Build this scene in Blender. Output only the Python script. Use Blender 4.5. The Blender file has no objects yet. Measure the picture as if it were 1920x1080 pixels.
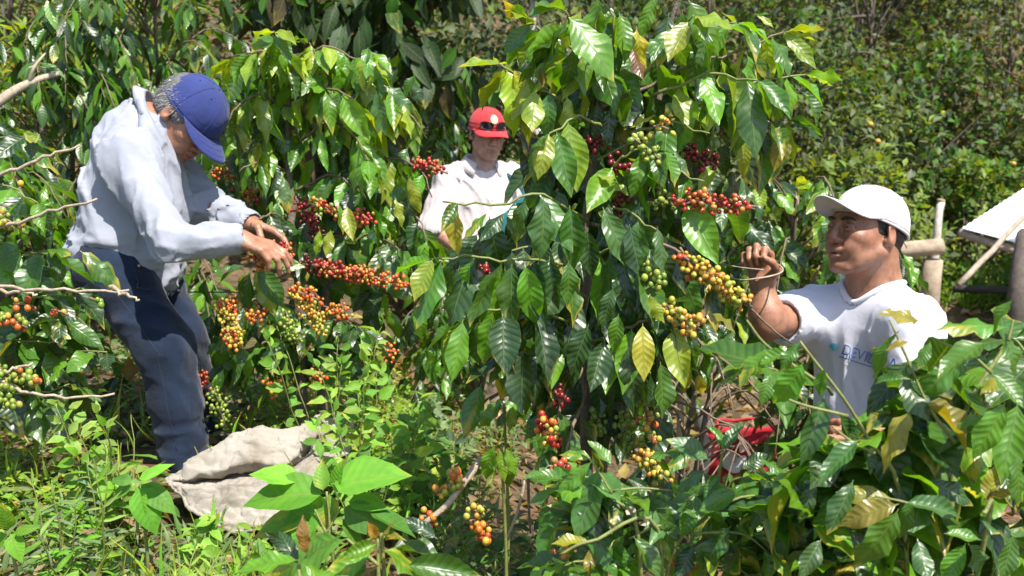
import bpy, math, random
import numpy as np
from mathutils import Vector, Matrix

sc = bpy.context.scene
C = sc.collection
# ------------------------------------------------------------------ camera, sky, sun, exposure
EYE = np.array((0.0, 0.0, 1.45)); PITCH = math.radians(12.0); FPX = 2059.0
cam = bpy.data.cameras.new('camera'); cam.lens = 36.0*FPX/1920.0; cam.sensor_width = 36.0
cam.clip_start = 0.05; cam.clip_end = 400.0
cam.dof.use_dof = True; cam.dof.focus_distance = 2.45; cam.dof.aperture_fstop = 6.5
camo = bpy.data.objects.new('camera', cam); C.objects.link(camo)
camo.location = EYE; camo.rotation_euler = (math.radians(90)-PITCH, 0, 0)
sc.camera = camo
SUN_EL, SUN_AZ = math.radians(63), math.radians(140)      # azimuth from +Y towards +X
TO_SUN = np.array((math.cos(SUN_EL)*math.sin(SUN_AZ), math.cos(SUN_EL)*math.cos(SUN_AZ), math.sin(SUN_EL)))
w = bpy.data.worlds.new('World'); sc.world = w; w.use_nodes = True
nt = w.node_tree; bg = nt.nodes['Background']; sky = nt.nodes.new('ShaderNodeTexSky')
sky.sky_type = 'NISHITA'; sky.sun_disc = False; sky.sun_elevation = SUN_EL; sky.sun_rotation = SUN_AZ
nt.links.new(sky.outputs[0], bg.inputs[0]); bg.inputs[1].default_value = 0.13
sl = bpy.data.lights.new('sun', 'SUN'); sl.energy = 5.0; sl.angle = math.radians(0.55); sl.color = (1.0, 0.95, 0.86)
slo = bpy.data.objects.new('sun', sl); C.objects.link(slo)
slo.rotation_euler = Vector(TO_SUN).to_track_quat('Z', 'Y').to_euler()
sc.view_settings.view_transform = 'Standard'; sc.view_settings.look = 'None'
sc.view_settings.gamma = 1.0; sc.view_settings.use_curve_mapping = False
sc.view_settings.exposure = 0.90
sc.cycles.max_bounces = 6; sc.cycles.transparent_max_bounces = 4; sc.cycles.use_denoising = True

# ------------------------------------------------------------------ helpers
FW = np.array((0, math.cos(PITCH), -math.sin(PITCH))); UP = np.array((0, math.sin(PITCH), math.cos(PITCH))); RT = np.array((1.0, 0, 0))
def P(px, py, d):
    return EYE + FW*d + RT*((px-960)/FPX*d) + UP*(-(py-540)/FPX*d)
def V(x, y, z): return np.array((x, y, z), float)
def nrm(v): v = np.asarray(v, float); return v/(np.linalg.norm(v)+1e-12)
def img(r, u, t):      # direction given as right, up, towards-camera in the picture's axes
    return nrm(RT*r + UP*u - FW*t)
R = random.Random(7)

def sig(t): return 1/(1+np.exp(-np.clip(t, -40, 40)))
def ground(x, y):
    x = np.asarray(x, float); y = np.asarray(y, float)
    z = .17-.86*sig((x+.28*(y-3)-.35)/.32)-.02*np.clip(y-3, -4, 5)            # upper bench on the left, terrace below on the right
    y0 = 7.0+3.6*sig((x-1.0)/.6)
    z = z+.8*.6*np.logaddexp(0, (y-y0)/.6)                                       # hillside behind
    z = z+.12*np.clip(-x-2, 0, 20)
    return z+.03*np.sin(x*3.1+y*1.7)+.022*np.sin(x*5.3-y*4.1+1)+.010*np.sin(x*11+y*9.3)
def G(x, y): return float(ground(x, y))

# ---- value noise
_T = np.random.RandomState(11).rand(32*32*32).astype(np.float32)
def noise3(p, s=0):
    p = np.asarray(p, np.float32)+np.float32(s*3.717); f = np.floor(p); t = p-f; t = t*t*(3-2*t); f = f.astype(np.int32)
    x0, y0, z0 = (f[..., 0] & 31) << 10, (f[..., 1] & 31) << 5, f[..., 2] & 31
    x1, y1, z1 = ((f[..., 0]+1) & 31) << 10, ((f[..., 1]+1) & 31) << 5, (f[..., 2]+1) & 31
    a, b, c = t[..., 0], t[..., 1], t[..., 2]
    def lz(q): u = _T[q+z0]; return u+(_T[q+z1]-u)*c
    def ly(q): u = lz(q+y0); return u+(lz(q+y1)-u)*b
    u = ly(x0); return u+(ly(x1)-u)*a

# ---- mesh building
def mesh_from(name, verts, faces, mats=None, smooth=True, uv=None, col=None, mat_idx=None):
    """verts Nx3; faces: Mx3 or Mx4 int array, or a list of tuples; col Nx4 per vertex; uv Nx2 per vertex"""
    me = bpy.data.meshes.new(name)
    verts = np.asarray(verts, np.float32)
    if isinstance(faces, np.ndarray):
        k = faces.shape[1]; m = len(faces)
        me.vertices.add(len(verts)); me.vertices.foreach_set('co', verts.ravel())
        me.loops.add(m*k); me.loops.foreach_set('vertex_index', faces.astype(np.int32).ravel())
        me.polygons.add(m); me.polygons.foreach_set('loop_start', np.arange(0, m*k, k, dtype=np.int32))
        me.update(calc_edges=True)
    else:
        me.from_pydata([tuple(v) for v in verts], [], [tuple(int(i) for i in f) for f in faces]); me.update()
    if smooth: me.polygons.foreach_set('use_smooth', np.ones(len(me.polygons), bool))
    if mat_idx is not None: me.polygons.foreach_set('material_index', np.asarray(mat_idx, np.int32))
    if uv is not None:
        li = np.empty(len(me.loops), np.int32); me.loops.foreach_get('vertex_index', li)
        me.uv_layers.new(name='UVMap').data.foreach_set('uv', np.asarray(uv, np.float32)[li].ravel())
    if col is not None:
        a = me.color_attributes.new('Col', 'FLOAT_COLOR', 'POINT'); a.data.foreach_set('color', np.asarray(col, np.float32).ravel())
    for m_ in ([mats] if mats is not None and not isinstance(mats, (list, tuple)) else (mats or [])): me.materials.append(m_)
    return me
def link(name, me, parent=None, loc=None):
    o = bpy.data.objects.new(name, me); C.objects.link(o)
    if parent is not None: o.parent = parent
    if loc is not None: o.location = loc
    return o
def tag(o, label=None, cat=None, group=None, kind=None):
    if label: o['label'] = label
    if cat: o['category'] = cat
    if group: o['group'] = group
    if kind: o['kind'] = kind
    return o
def thing(name, loc, label, cat, group=None):
    o = bpy.data.objects.new(name, None); C.objects.link(o); o.empty_display_size = 0.05
    o.location = tuple(loc); tag(o, label, cat, group); return o
def rel(o, pts):
    l = np.zeros(3)
    while o is not None: l += np.array(o.location); o = o.parent
    return np.asarray(pts, float)-l
class MB:
    """collects geometry (numpy chunks) for ONE mesh"""
    def __init__(s): s.v = []; s.f3 = []; s.f4 = []; s.n = 0; s.c = []; s.uv = []
    def add(s, v, f, col=None, uv=None):
        v = np.asarray(v, float); f = np.asarray(f, int)
        (s.f4 if f.shape[1] == 4 else s.f3).append(f+s.n); s.v.append(v); s.n += len(v)
        s.c.append(np.tile(np.asarray(col if col is not None else (1, 1, 1, 1), float), (len(v), 1)) if col is None or np.ndim(col) == 1 else np.asarray(col))
        s.uv.append(np.zeros((len(v), 2)) if uv is None else np.asarray(uv)); return s
    def tube(s, pts, rad, n=7, col=None, cap=True):
        pts = np.asarray(pts, float); m = len(pts); rad = np.broadcast_to(np.asarray(rad, float), (m,))
        tan = np.gradient(pts, axis=0); tan /= np.linalg.norm(tan, axis=1)[:, None]+1e-12
        u = np.cross(tan[0], (0.31, 0.2, 0.93)); u /= np.linalg.norm(u)+1e-12
        vs = []
        for i in range(m):
            u = u-tan[i]*np.dot(u, tan[i]); u /= np.linalg.norm(u)+1e-12; b = np.cross(tan[i], u)
            a = np.arange(n)*2*math.pi/n
            vs.append(pts[i]+rad[i]*(np.cos(a)[:, None]*u+np.sin(a)[:, None]*b))
        vs = np.concatenate(vs); i = np.arange(m-1)[:, None]*n; j = np.arange(n)[None]; k = (np.arange(n)+1) % n
        f = np.stack([i+j, i+k[None], i+n+k[None], i+n+j], -1).reshape(-1, 4)
        base = s.n; s.add(vs, f, col)
        if cap:
            c0 = s.n; s.add(np.array([pts[0], pts[-1]]), np.array([[0, 0, 0]])[:0].reshape(0, 3), col)
            t0 = np.stack([np.full(n, c0), base+k, base+np.arange(n)], -1); e = base+(m-1)*n
            t1 = np.stack([np.full(n, c0+1), e+np.arange(n), e+k], -1); s.f3.append(np.concatenate([t0, t1]))
        return s
    def build(s, name, mats, parent=None, smooth=True):
        v = np.concatenate(s.v); col = np.concatenate(s.c); uv = np.concatenate(s.uv)
        f3 = np.concatenate(s.f3) if s.f3 else np.zeros((0, 3), int); f4 = np.concatenate(s.f4) if s.f4 else np.zeros((0, 4), int)
        if len(f3) and len(f4):
            fl = np.concatenate([f3.ravel(), f4.ravel()]); me = bpy.data.meshes.new(name)
            me.vertices.add(len(v)); vv = v if parent is None else rel(parent, v); me.vertices.foreach_set('co', vv.astype(np.float32).ravel())
            me.loops.add(len(fl)); me.loops.foreach_set('vertex_index', fl.astype(np.int32))
            st = np.concatenate([np.arange(len(f3))*3, len(f3)*3+np.arange(len(f4))*4]).astype(np.int32)
            me.polygons.add(len(st)); me.polygons.foreach_set('loop_start', st); me.update(calc_edges=True)
            me.polygons.foreach_set('use_smooth', np.full(len(st), smooth))
            me.uv_layers.new(name='UVMap').data.foreach_set('uv', uv[fl].astype(np.float32).ravel())
            a = me.color_attributes.new('Col', 'FLOAT_COLOR', 'POINT'); a.data.foreach_set('color', col.astype(np.float32).ravel())
            me.materials.append(mats)
        else:
            me = mesh_from(name, v if parent is None else rel(parent, v), f3 if len(f3) else f4, mats, smooth, uv, col)
        return link(name, me, parent)
def spline(pts, n):
    pts = np.asarray(pts, float)
    if len(pts) == 2: t = np.linspace(0, 1, n)[:, None]; return pts[0]*(1-t)+pts[1]*t
    q = np.vstack([2*pts[0]-pts[1], pts, 2*pts[-1]-pts[-2]]); out = []; m = len(pts)-1
    for t in np.linspace(0, m, n):
        i = min(int(t), m-1); u = t-i; a, b, c, d = q[i:i+4]
        out.append(0.5*((2*b)+(-a+c)*u+(2*a-5*b+4*c-d)*u*u+(-a+3*b-3*c+d)*u**3))
    return np.array(out)

# ---- materials
def new_mat(name):
    m = bpy.data.materials.new(name); m.use_nodes = True; n = m.node_tree.nodes; return m, n, m.node_tree.links, n['Principled BSDF']
def N(n, t, **kw):
    o = n.new(t)
    for k, v in kw.items():
        if k.startswith('i_'): o.inputs[k[2:].replace('_', ' ')].default_value = v
        else: setattr(o, k, v)
    return o
def ramp(n, stops):
    r = n.new('ShaderNodeValToRGB'); e = r.color_ramp.elements
    while len(e) < len(stops): e.new(0.5)
    for el, (p, c) in zip(e, stops): el.position = p; el.color = (*c, 1) if len(c) == 3 else c
    return r
def mixc(n, l, fac, a, b, blend='MIX'):
    m = n.new('ShaderNodeMix'); m.data_type = 'RGBA'; m.blend_type = blend
    for s, x in ((0, fac), (6, a), (7, b)):
        if hasattr(x, 'is_linked') or hasattr(x, 'links'): l.new(x, m.inputs[s])
        else: m.inputs[s].default_value = x if s == 0 else ((*x, 1) if len(x) == 3 else x)
    return m.outputs[2]
def simple_mat(name, col, rough=0.6, noise=0.15, scale=30, bump=0.0, bscale=200, spec=0.5, metal=0, attr=False, sheen=0):
    m, n, l, b = new_mat(name); tc = n.new('ShaderNodeTexCoord')
    nz = N(n, 'ShaderNodeTexNoise', i_Scale=scale, i_Detail=5.0); l.new(tc.outputs['Object'], nz.inputs['Vector'])
    rp = ramp(n, [(0.25, (1-noise,)*3), (0.75, (1+noise,)*3)]); l.new(nz.outputs['Fac'], rp.inputs[0])
    if attr:
        at = N(n, 'ShaderNodeAttribute', attribute_name='Col'); src = at.outputs['Color']
    else:
        src = col
    l.new(mixc(n, l, 1.0, src, rp.outputs[0], 'MULTIPLY'), b.inputs['Base Color'])
    b.inputs['Roughness'].default_value = rough; b.inputs['Specular IOR Level'].default_value = spec; b.inputs['Metallic'].default_value = metal
    if sheen: b.inputs['Sheen Weight'].default_value = sheen
    if bump:
        n2 = N(n, 'ShaderNodeTexNoise', i_Scale=bscale, i_Detail=4.0); l.new(tc.outputs['Object'], n2.inputs['Vector'])
        bp = N(n, 'ShaderNodeBump', i_Strength=bump, i_Distance=0.004); l.new(n2.outputs['Fac'], bp.inputs['Height']); l.new(bp.outputs[0], b.inputs['Normal'])
    return m

# ---- signed distance bodies: primitives -> smooth union -> surface nets
def rc(a, b, ra, rb, k=0.03): return ('rc', np.asarray(a, float), np.asarray(b, float), ra, rb, k)
def el(c, r, M=None, k=0.03): return ('el', np.asarray(c, float), np.asarray(r, float), np.eye(3) if M is None else np.asarray(M, float), k)
def cut(p, k=0.01): return ('cut', p, k)
def d_prim(p, q):
    if q[0] == 'rc':
        _, a, b, ra, rb, k = q; ba = b-a; t = np.clip(((p-a)@ba)/(ba@ba+1e-12), 0, 1)
        return np.linalg.norm(p-a-t[:, None]*ba, axis=1)-(ra+(rb-ra)*t)
    if q[0] == 'el':
        _, c, r, M, k = q; x = (p-c)@M.T; k0 = np.linalg.norm(x/r, axis=1); k1 = np.linalg.norm(x/(r*r), axis=1)
        return k0*(k0-1)/(k1+1e-9)
def center_rad(q):
    if q[0] == 'rc': return (q[1]+q[2])/2, np.linalg.norm(q[1]-q[2])/2+max(q[3], q[4])
    return q[1], q[2].max()
def field(p, prims, disp=None):
    d = np.full(len(p), 1.0)
    for q in prims:
        if q[0] == 'cut': continue
        e = d_prim(p, q); k = q[-1]
        h = np.clip(0.5+0.5*(d-e)/k, 0, 1); d = d*(1-h)+e*h-k*h*(1-h)
    if disp is not None:
        m = np.abs(d) < 0.045
        if m.any(): d[m] += disp(p[m])
    for q in prims:
        if q[0] == 'cut':
            k = q[2]; e = -d_prim(p, q[1]); h = np.clip(0.5-0.5*(d-e)/k, 0, 1); d = d*(1-h)+e*h+k*h*(1-h)
    return d
def field_seq(p, prims):
    d = np.full(len(p), 1.0)
    for q in prims:
        if q[0] == 'cut':
            k = q[2]; e = -d_prim(p, q[1]); h = np.clip(0.5-0.5*(d-e)/k, 0, 1); d = d*(1-h)+e*h+k*h*(1-h)
        else:
            e = d_prim(p, q); k = q[-1]; h = np.clip(0.5+0.5*(d-e)/k, 0, 1); d = d*(1-h)+e*h-k*h*(1-h)
    return d
def polygonize(prims, h, disp=None, clip=None, pad=0.03, seq=False):
    """clip: list of (point, outward normal) planes; seq: cuts act in list order"""
    cs = [center_rad(q) for q in prims if q[0] != 'cut']
    lo = np.min([c-r for c, r in cs], 0)-pad; hi = np.max([c+r for c, r in cs], 0)+pad
    B = 12; nb = np.ceil((hi-lo)/(h*B)).astype(int); n = nb*B+1
    D = np.full(n, 1.0, np.float32); g = np.arange(B+1)
    off = np.stack(np.meshgrid(g, g, g, indexing='ij'), -1).reshape(-1, 3)
    hb = h*B; ctr = lo+(np.stack(np.meshgrid(*[np.arange(m) for m in nb], indexing='ij'), -1).reshape(-1, 3)+0.5)*hb
    dm = np.stack([d_prim(ctr, q[1] if q[0] == 'cut' else q) for q in prims]); iscut = np.array([q[0] == 'cut' for q in prims])
    dc = dm[~iscut].min(0); rad = hb*0.87
    act = np.where(np.abs(dc) < rad+0.03)[0]; inn = np.where((dc < 0))[0]
    incut = np.zeros(len(ctr), bool)
    if iscut.any(): incut = (np.abs(dm[iscut]).min(0) < rad+.02) & (dc < rad+.03); act = np.union1d(act, np.where(incut)[0])
    idx = np.stack(np.unravel_index(np.arange(len(ctr)), nb), -1)
    for i in inn:
        a, b, c = idx[i]*B; D[a:a+B+1, b:b+B+1, c:c+B+1] = -1
    for i in act:
        a, b, c = idx[i]*B; pts = lo+(off+idx[i]*B)*h
        use = [q for q, dd in zip(prims, dm[:, i]) if dd < rad+0.06]
        d = field_seq(pts, use) if seq else field(pts, use, disp)
        if clip:
            for pt, nn in clip: d = np.maximum(d, (pts-pt)@nn)
        D[a:a+B+1, b:b+B+1, c:c+B+1] = d.reshape(B+1, B+1, B+1)
    ins = D < 0
    s8 = np.zeros(n-1, np.uint8)
    for a in (0, 1):
        for b in (0, 1):
            for c in (0, 1): s8 += ins[a:n[0]-1+a, b:n[1]-1+b, c:n[2]-1+c]
    cells = np.argwhere((s8 > 0) & (s8 < 8)); cid = np.full(n-1, -1, np.int32); cid[tuple(cells.T)] = np.arange(len(cells))
    acc = np.zeros((len(cells), 3)); cnt = np.zeros(len(cells))
    cor = [(a, b, c) for a in (0, 1) for b in (0, 1) for c in (0, 1)]
    val = {q: D[cells[:, 0]+q[0], cells[:, 1]+q[1], cells[:, 2]+q[2]].astype(float) for q in cor}
    for q in cor:
        for ax in range(3):
            if q[ax]: continue
            r = list(q); r[ax] = 1; r = tuple(r); x = (val[q] < 0) != (val[r] < 0)
            t = val[q]/(val[q]-val[r]+1e-12); pt = np.tile(np.array(q, float), (len(cells), 1)); pt[:, ax] = t
            acc[x] += pt[x]; cnt[x] += 1
    verts = lo+(cells+acc/np.maximum(cnt, 1)[:, None])*h
    quads = []
    for ax in range(3):
        sl0 = [slice(None)]*3; sl1 = [slice(None)]*3; sl0[ax] = slice(0, -1); sl1[ax] = slice(1, None)
        e = np.argwhere(ins[tuple(sl0)] != ins[tuple(sl1)])
        o1, o2 = [(1, 2), (2, 0), (0, 1)][ax]
        ok = (e[:, o1] > 0) & (e[:, o2] > 0) & (e[:, o1] < n[o1]-1) & (e[:, o2] < n[o2]-1); e = e[ok]
        def cc_(da, db):
            q = e.copy(); q[:, o1] -= da; q[:, o2] -= db; return cid[tuple(q.T)]
        q = np.stack([cc_(1, 1), cc_(0, 1), cc_(0, 0), cc_(1, 0)], -1)
        fl = ~ins[tuple(e.T)]; q[fl] = q[fl][:, ::-1]; quads.append(q)
    quads = np.concatenate(quads); quads = quads[(quads >= 0).all(1)]
    return verts, quads
# ================================================================== PEOPLE
def skin_mat(name, tint):
    m, n, l, b = new_mat(name); at = N(n, 'ShaderNodeAttribute', attribute_name='Col'); tc = n.new('ShaderNodeTexCoord')
    nz = N(n, 'ShaderNodeTexNoise', i_Scale=38.0, i_Detail=8.0, i_Roughness=0.65); l.new(tc.outputs['Object'], nz.inputs['Vector'])
    rp = ramp(n, [(0.30, (0.66, 0.60, 0.56)), (0.5, (1, 1, 1)), (0.72, (1.22, 1.14, 1.08))]); l.new(nz.outputs['Fac'], rp.inputs[0])
    l.new(mixc(n, l, 1.0, at.outputs['Color'], rp.outputs[0], 'MULTIPLY'), b.inputs['Base Color'])
    b.inputs['Roughness'].default_value = 0.40; b.inputs['Specular IOR Level'].default_value = 0.5
    b.inputs['Subsurface Weight'].default_value = 0.12; b.inputs['Subsurface Radius'].default_value = (0.012, 0.005, 0.003); b.inputs['Subsurface Scale'].default_value = 0.5
    n2 = N(n, 'ShaderNodeTexNoise', i_Scale=420.0, i_Detail=3.0); l.new(tc.outputs['Object'], n2.inputs['Vector'])
    bp = N(n, 'ShaderNodeBump', i_Strength=0.5, i_Distance=0.002); l.new(n2.outputs['Fac'], bp.inputs['Height']); l.new(bp.outputs[0], b.inputs['Normal'])
    return m
def cloth_mat(name, col, weave=900, rough=0.85, var=0.08, bump=0.25, stripe=None):
    m, n, l, b = new_mat(name); tc = n.new('ShaderNodeTexCoord')
    nz = N(n, 'ShaderNodeTexNoise', i_Scale=14.0, i_Detail=6.0); l.new(tc.outputs['Object'], nz.inputs['Vector'])
    rp = ramp(n, [(0.3, tuple(c*(1-var) for c in col)), (0.7, tuple(min(1, c*(1+var)) for c in col))]); l.new(nz.outputs['Fac'], rp.inputs[0])
    l.new(rp.outputs[0], b.inputs['Base Color']); b.inputs['Roughness'].default_value = rough; b.inputs['Specular IOR Level'].default_value = 0.2
    b.inputs['Sheen Weight'].default_value = 0.15
    w1 = N(n, 'ShaderNodeTexNoise', i_Scale=float(weave), i_Detail=2.0); l.new(tc.outputs['Object'], w1.inputs['Vector'])
    w2 = N(n, 'ShaderNodeTexNoise', i_Scale=38.0, i_Detail=4.0, i_Distortion=0.6); l.new(tc.outputs['Object'], w2.inputs['Vector'])
    w3 = N(n, 'ShaderNodeTexNoise', noise_type='RIDGED_MULTIFRACTAL', i_Scale=16.0, i_Detail=2.0, i_Distortion=0.8); l.new(tc.outputs['Object'], w3.inputs['Vector'])
    a2 = N(n, 'ShaderNodeMath', operation='MULTIPLY_ADD'); l.new(w3.outputs['Fac'], a2.inputs[0]); a2.inputs[1].default_value = 0.8; l.new(w1.outputs['Fac'], a2.inputs[2])
    ad = N(n, 'ShaderNodeMath', operation='MULTIPLY_ADD'); l.new(w2.outputs['Fac'], ad.inputs[0]); ad.inputs[1].default_value = 4.0; l.new(a2.outputs[0], ad.inputs[2])
    bp = N(n, 'ShaderNodeBump', i_Strength=bump, i_Distance=0.003); l.new(ad.outputs[0], bp.inputs['Height']); l.new(bp.outputs[0], b.inputs['Normal'])
    return m
M_SKIN = skin_mat('skin', None)
M_HAIRG = simple_mat('grey_hair', (0.12, 0.115, 0.112), 0.5, 0.75, 160, 0.7, 300)
M_HAIRB = simple_mat('black_hair', (0.022, 0.019, 0.018), 0.45, 0.5, 160, 0.7, 300)
M_EYEW = simple_mat('eye_white', (0.20, 0.18, 0.165), 0.4, 0.05)
M_EYEB = simple_mat('eye_iris', (0.012, 0.007, 0.004), 0.15, 0.05)

class Frame:
    def __init__(s, c, F, U, sc=1.0):
        s.c = np.asarray(c, float); s.F = nrm(F); U = np.asarray(U, float); s.U = nrm(U-s.F*np.dot(U, s.F)); s.L = np.cross(s.U, s.F); s.s = sc
        s.M = np.stack([s.F, s.L, s.U])
    def w(s, p): return s.c+(np.asarray(p, float)*s.s)@s.M
    def loc(s, p): return ((p-s.c)@s.M.T)/s.s
    def rc(s, a, b, ra, rb, k=0.015): return rc(s.w(a), s.w(b), ra*s.s, rb*s.s, k)
    def el(s, c, r, rot=None, k=0.015):
        M = s.M if rot is None else np.array(rot)@s.M
        return el(s.w(c), np.array(r)*s.s, M, k)
def rotz(a): c, q = math.cos(a), math.sin(a); return [[c, q, 0], [-q, c, 0], [0, 0, 1]]
def roty(a): c, q = math.cos(a), math.sin(a); return [[c, 0, -q], [0, 1, 0], [q, 0, c]]
def head_prims(f, nose=1.0, jaw=1.0):
    e = f.el; r = f.rc; q = []
    q += [e((-.012, 0, .035), (.100, .078, .090), k=.02), e((.028, 0, -.025), (.062, .063, .085), k=.03)]
    q += [e((.038, 0, -.078), (.047, .048*jaw, .036), k=.02), e((.079, 0, -.1), (.018, .022, .016), k=.02)]
    for s in (-1, 1):
        q += [r((.0, s*.055*jaw, -.052), (.068, s*.02, -.1), .017, .016, .02), e((.062, s*.043, -.022), (.028, .024, .022), k=.02)]
        q += [e((.07, s*.03, -.055), (.024, .02, .024), k=.02)]
    q += [r((.087, -.032, .022), (.087, .032, .022), .010, .010, .016)]
    for s in (-1, 1): q += [cut(e((.105, s*.033, .001), (.022, .019, .012)), .008)]
    for s in (-1, 1):
        q += [r((.0925, s*.020, .0045), (.0957, s*.032, .0058), .0036, .0042, .003), r((.0957, s*.032, .0058), (.0877, s*.046, .0022), .0040, .0034, .003)]
        q += [r((.0915, s*.021, -.0045), (.0942, s*.032, -.0064), .0032, .0038, .004), r((.0942, s*.032, -.0064), (.0870, s*.045, -.0034), .0036, .0034, .004)]
    q += [r((.0955, 0, .012), (.110, 0, -.027), .0075, .0112*nose, .010), e((.104, 0, -.033), (.012*nose, .012*nose, .009), k=.006)]
    for s in (-1, 1): q += [e((.098, s*.0135*nose, -.036), (.0112, .0082*nose, .0078), k=.005)]
    q += [e((.092, 0, -.058), (.014, .026, .010), k=.012), e((.0975, 0, -.0625), (.0088, .023, .0054), k=.004), e((.0955, 0, -.0745), (.0098, .021, .0066), k=.004), cut(e((.106, 0, -.0682), (.013, .025, .0016)), .003)]
    for s in (-1, 1): q += [cut(r((.098, s*.019, -.044), (.082, s*.037, -.064), .0025, .002), .007), cut(r((.094, s*.020, -.0675), (.087, s*.027, -.0645), .002, .0014), .004), e((.074, s*.036, -.048), (.017, .014, .016), k=.014)]
    for s in (-1, 1):
        ro = np.array(rotz(s*0.42))@np.array(roty(0.18))
        q += [f.el((-.012, s*.081, -.004), (.021, .0075, .033), ro, .006), cut(f.el((-.005, s*.090, -.002), (.010, .006, .019), ro), .005), e((-.001, s*.078, -.024), (.009, .007, .011), k=.006)]
    return q
def hand_prims(w, d, pn, thumb, curl=(40, 50, 35), sc=1.0, tcurl=25, spread=0.07, curls=None):
    """w wrist, d pointing direction, pn palm normal (out of the palm), thumb=+1/-1 side = cross(d,pn)*thumb"""
    d = nrm(d); pn = nrm(np.asarray(pn)-d*np.dot(pn, d)); s = np.cross(d, pn)*thumb; q = []
    w = np.asarray(w, float)
    q.append(rc(w-d*0.02, w+d*0.02, .027*sc, .028*sc, .02))
    offs = [.031, .0105, -.0105, -.030]; lens = [.94, 1.05, .98, .77]; palmL = [.092, .095, .09, .082]
    tips = []
    for i in range(4):
        kn = w+(d*palmL[i]+s*offs[i]-pn*0.002)*sc; q.append(rc(w+(d*.015+s*offs[i]*.55)*sc, kn, .0155*sc, .0125*sc, .014))
        dd = nrm(d+s*spread*(1.5-i)*0.8); a = 0; p = kn; cu = curl if curls is None else curls[i]
        for j, (ln, r0, r1) in enumerate(((.046, .0102, .0094), (.028, .0094, .0086), (.022, .0086, .0068))):
            a += math.radians(cu[j]); di = dd*math.cos(a)+pn*math.sin(a); e_ = p+di*ln*lens[i]*sc
            q.append(rc(p, e_, r0*sc, r1*sc, .004)); p = e_
        tips.append(p)
    a = math.radians(tcurl); b0 = w+(d*.022+s*.02+pn*.008)*sc; d1 = nrm(d*.62+s*.75+pn*.25); m1 = b0+d1*.045*sc
    d2 = nrm(d*.9+s*(.45-.6*math.sin(a))+pn*(.2+.8*math.sin(a))); m2 = m1+d2*.034*sc; d3 = nrm(d*.85+s*(.2-.9*math.sin(a))+pn*(.25+1.0*math.sin(a)))
    q += [rc(b0, m1, .017*sc, .0125*sc, .012), rc(m1, m2, .0118*sc, .0105*sc, .004), rc(m2, m2+d3*.026*sc, .0105*sc, .008*sc, .004)]
    return q, tips
def skin_colour(v, f, base, lips=(0.30, 0.10, 0.08), stubble=0.0):
    p = f.loc(v); col = np.tile(np.array(base, float), (len(v), 1))
    n = noise3(v*60, 3)[:, None]; col *= 0.93+0.14*n
    dl = np.sqrt(((p[:, 0]-.1)/.02)**2+(p[:, 1]/.026)**2+((p[:, 2]+.068)/.0125)**2); wl = np.clip(1.5-dl*1.1, 0, 1)[:, None]*0.6
    col = col*(1-wl)+np.array(lips)*wl
    red = np.exp(-(((p[:, 0]-.07)/.05)**2+((np.abs(p[:, 1])-.045)/.025)**2+((p[:, 2]+.02)/.03)**2))[:, None]*0.18
    col = col*(1-red*np.array([0.1, 0.7, 0.8]))
    red = np.exp(-(((p[:, 0]-.11)/.02)**2+(p[:, 1]/.02)**2+((p[:, 2]+.034)/.02)**2))[:, None]*0.15; col = col*(1-red*np.array([0.1, 0.7, 0.8]))
    if stubble:
        st = np.exp(-(((p[:, 0]-.06)/.06)**2+((p[:, 2]+.085)/.03)**2)*1.2)[:, None]*stubble*(np.abs(p[:, 1]) < .08)[:, None]
        col = col*(1-st*np.array([0.45, 0.35, 0.3]))
    brow = np.clip(1.4-np.sqrt(((p[:, 0]-.1)/.03)**2+((np.abs(p[:, 1])-.033)/.022)**2+((p[:, 2]-.023-.05*(.035-np.abs(p[:, 1]))*(-1))/.0052)**2), 0, 1)[:, None]
    col = col*(1-brow*.92)+np.array((.02, .015, .012))*brow*.92
    return np.concatenate([col, np.ones((len(v), 1))], 1)
def sd_part(name, prims, h, mat, parent, disp=None, clip=None, colf=None):
    v, q = polygonize(prims, h, disp, clip, seq=(name == 'body')); col = colf(v) if colf else None
    return link(name, mesh_from(name, rel(parent, v), q, mat, True, None, col), parent)
def folds(seed, amp, scale, axis, stretch=0.25):
    """creases that run along `axis`"""
    ax = nrm(axis); A = np.eye(3)-(1-stretch)*np.outer(ax, ax)
    def f(p):
        q = (p@A.T)*scale; q2 = q+1.3*np.stack([noise3(q*.6+9, seed+1), noise3(q*.6+31, seed+2), noise3(q*.6+57, seed+3)], -1)
        r = 1-np.abs(2*noise3(q2, seed)-1); r2 = 1-np.abs(2*noise3(q2*2.3+5, seed+5)-1)
        return -amp*(r**2.6*1.3+0.45*r2**2.2-0.6)
    return f
def torso_frame(J):
    lat = nrm(J['sl']-J['sr']); up = nrm(J['neck']-J['pel']); fw = nrm(np.cross(lat, up)); return lat, up, fw
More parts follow.
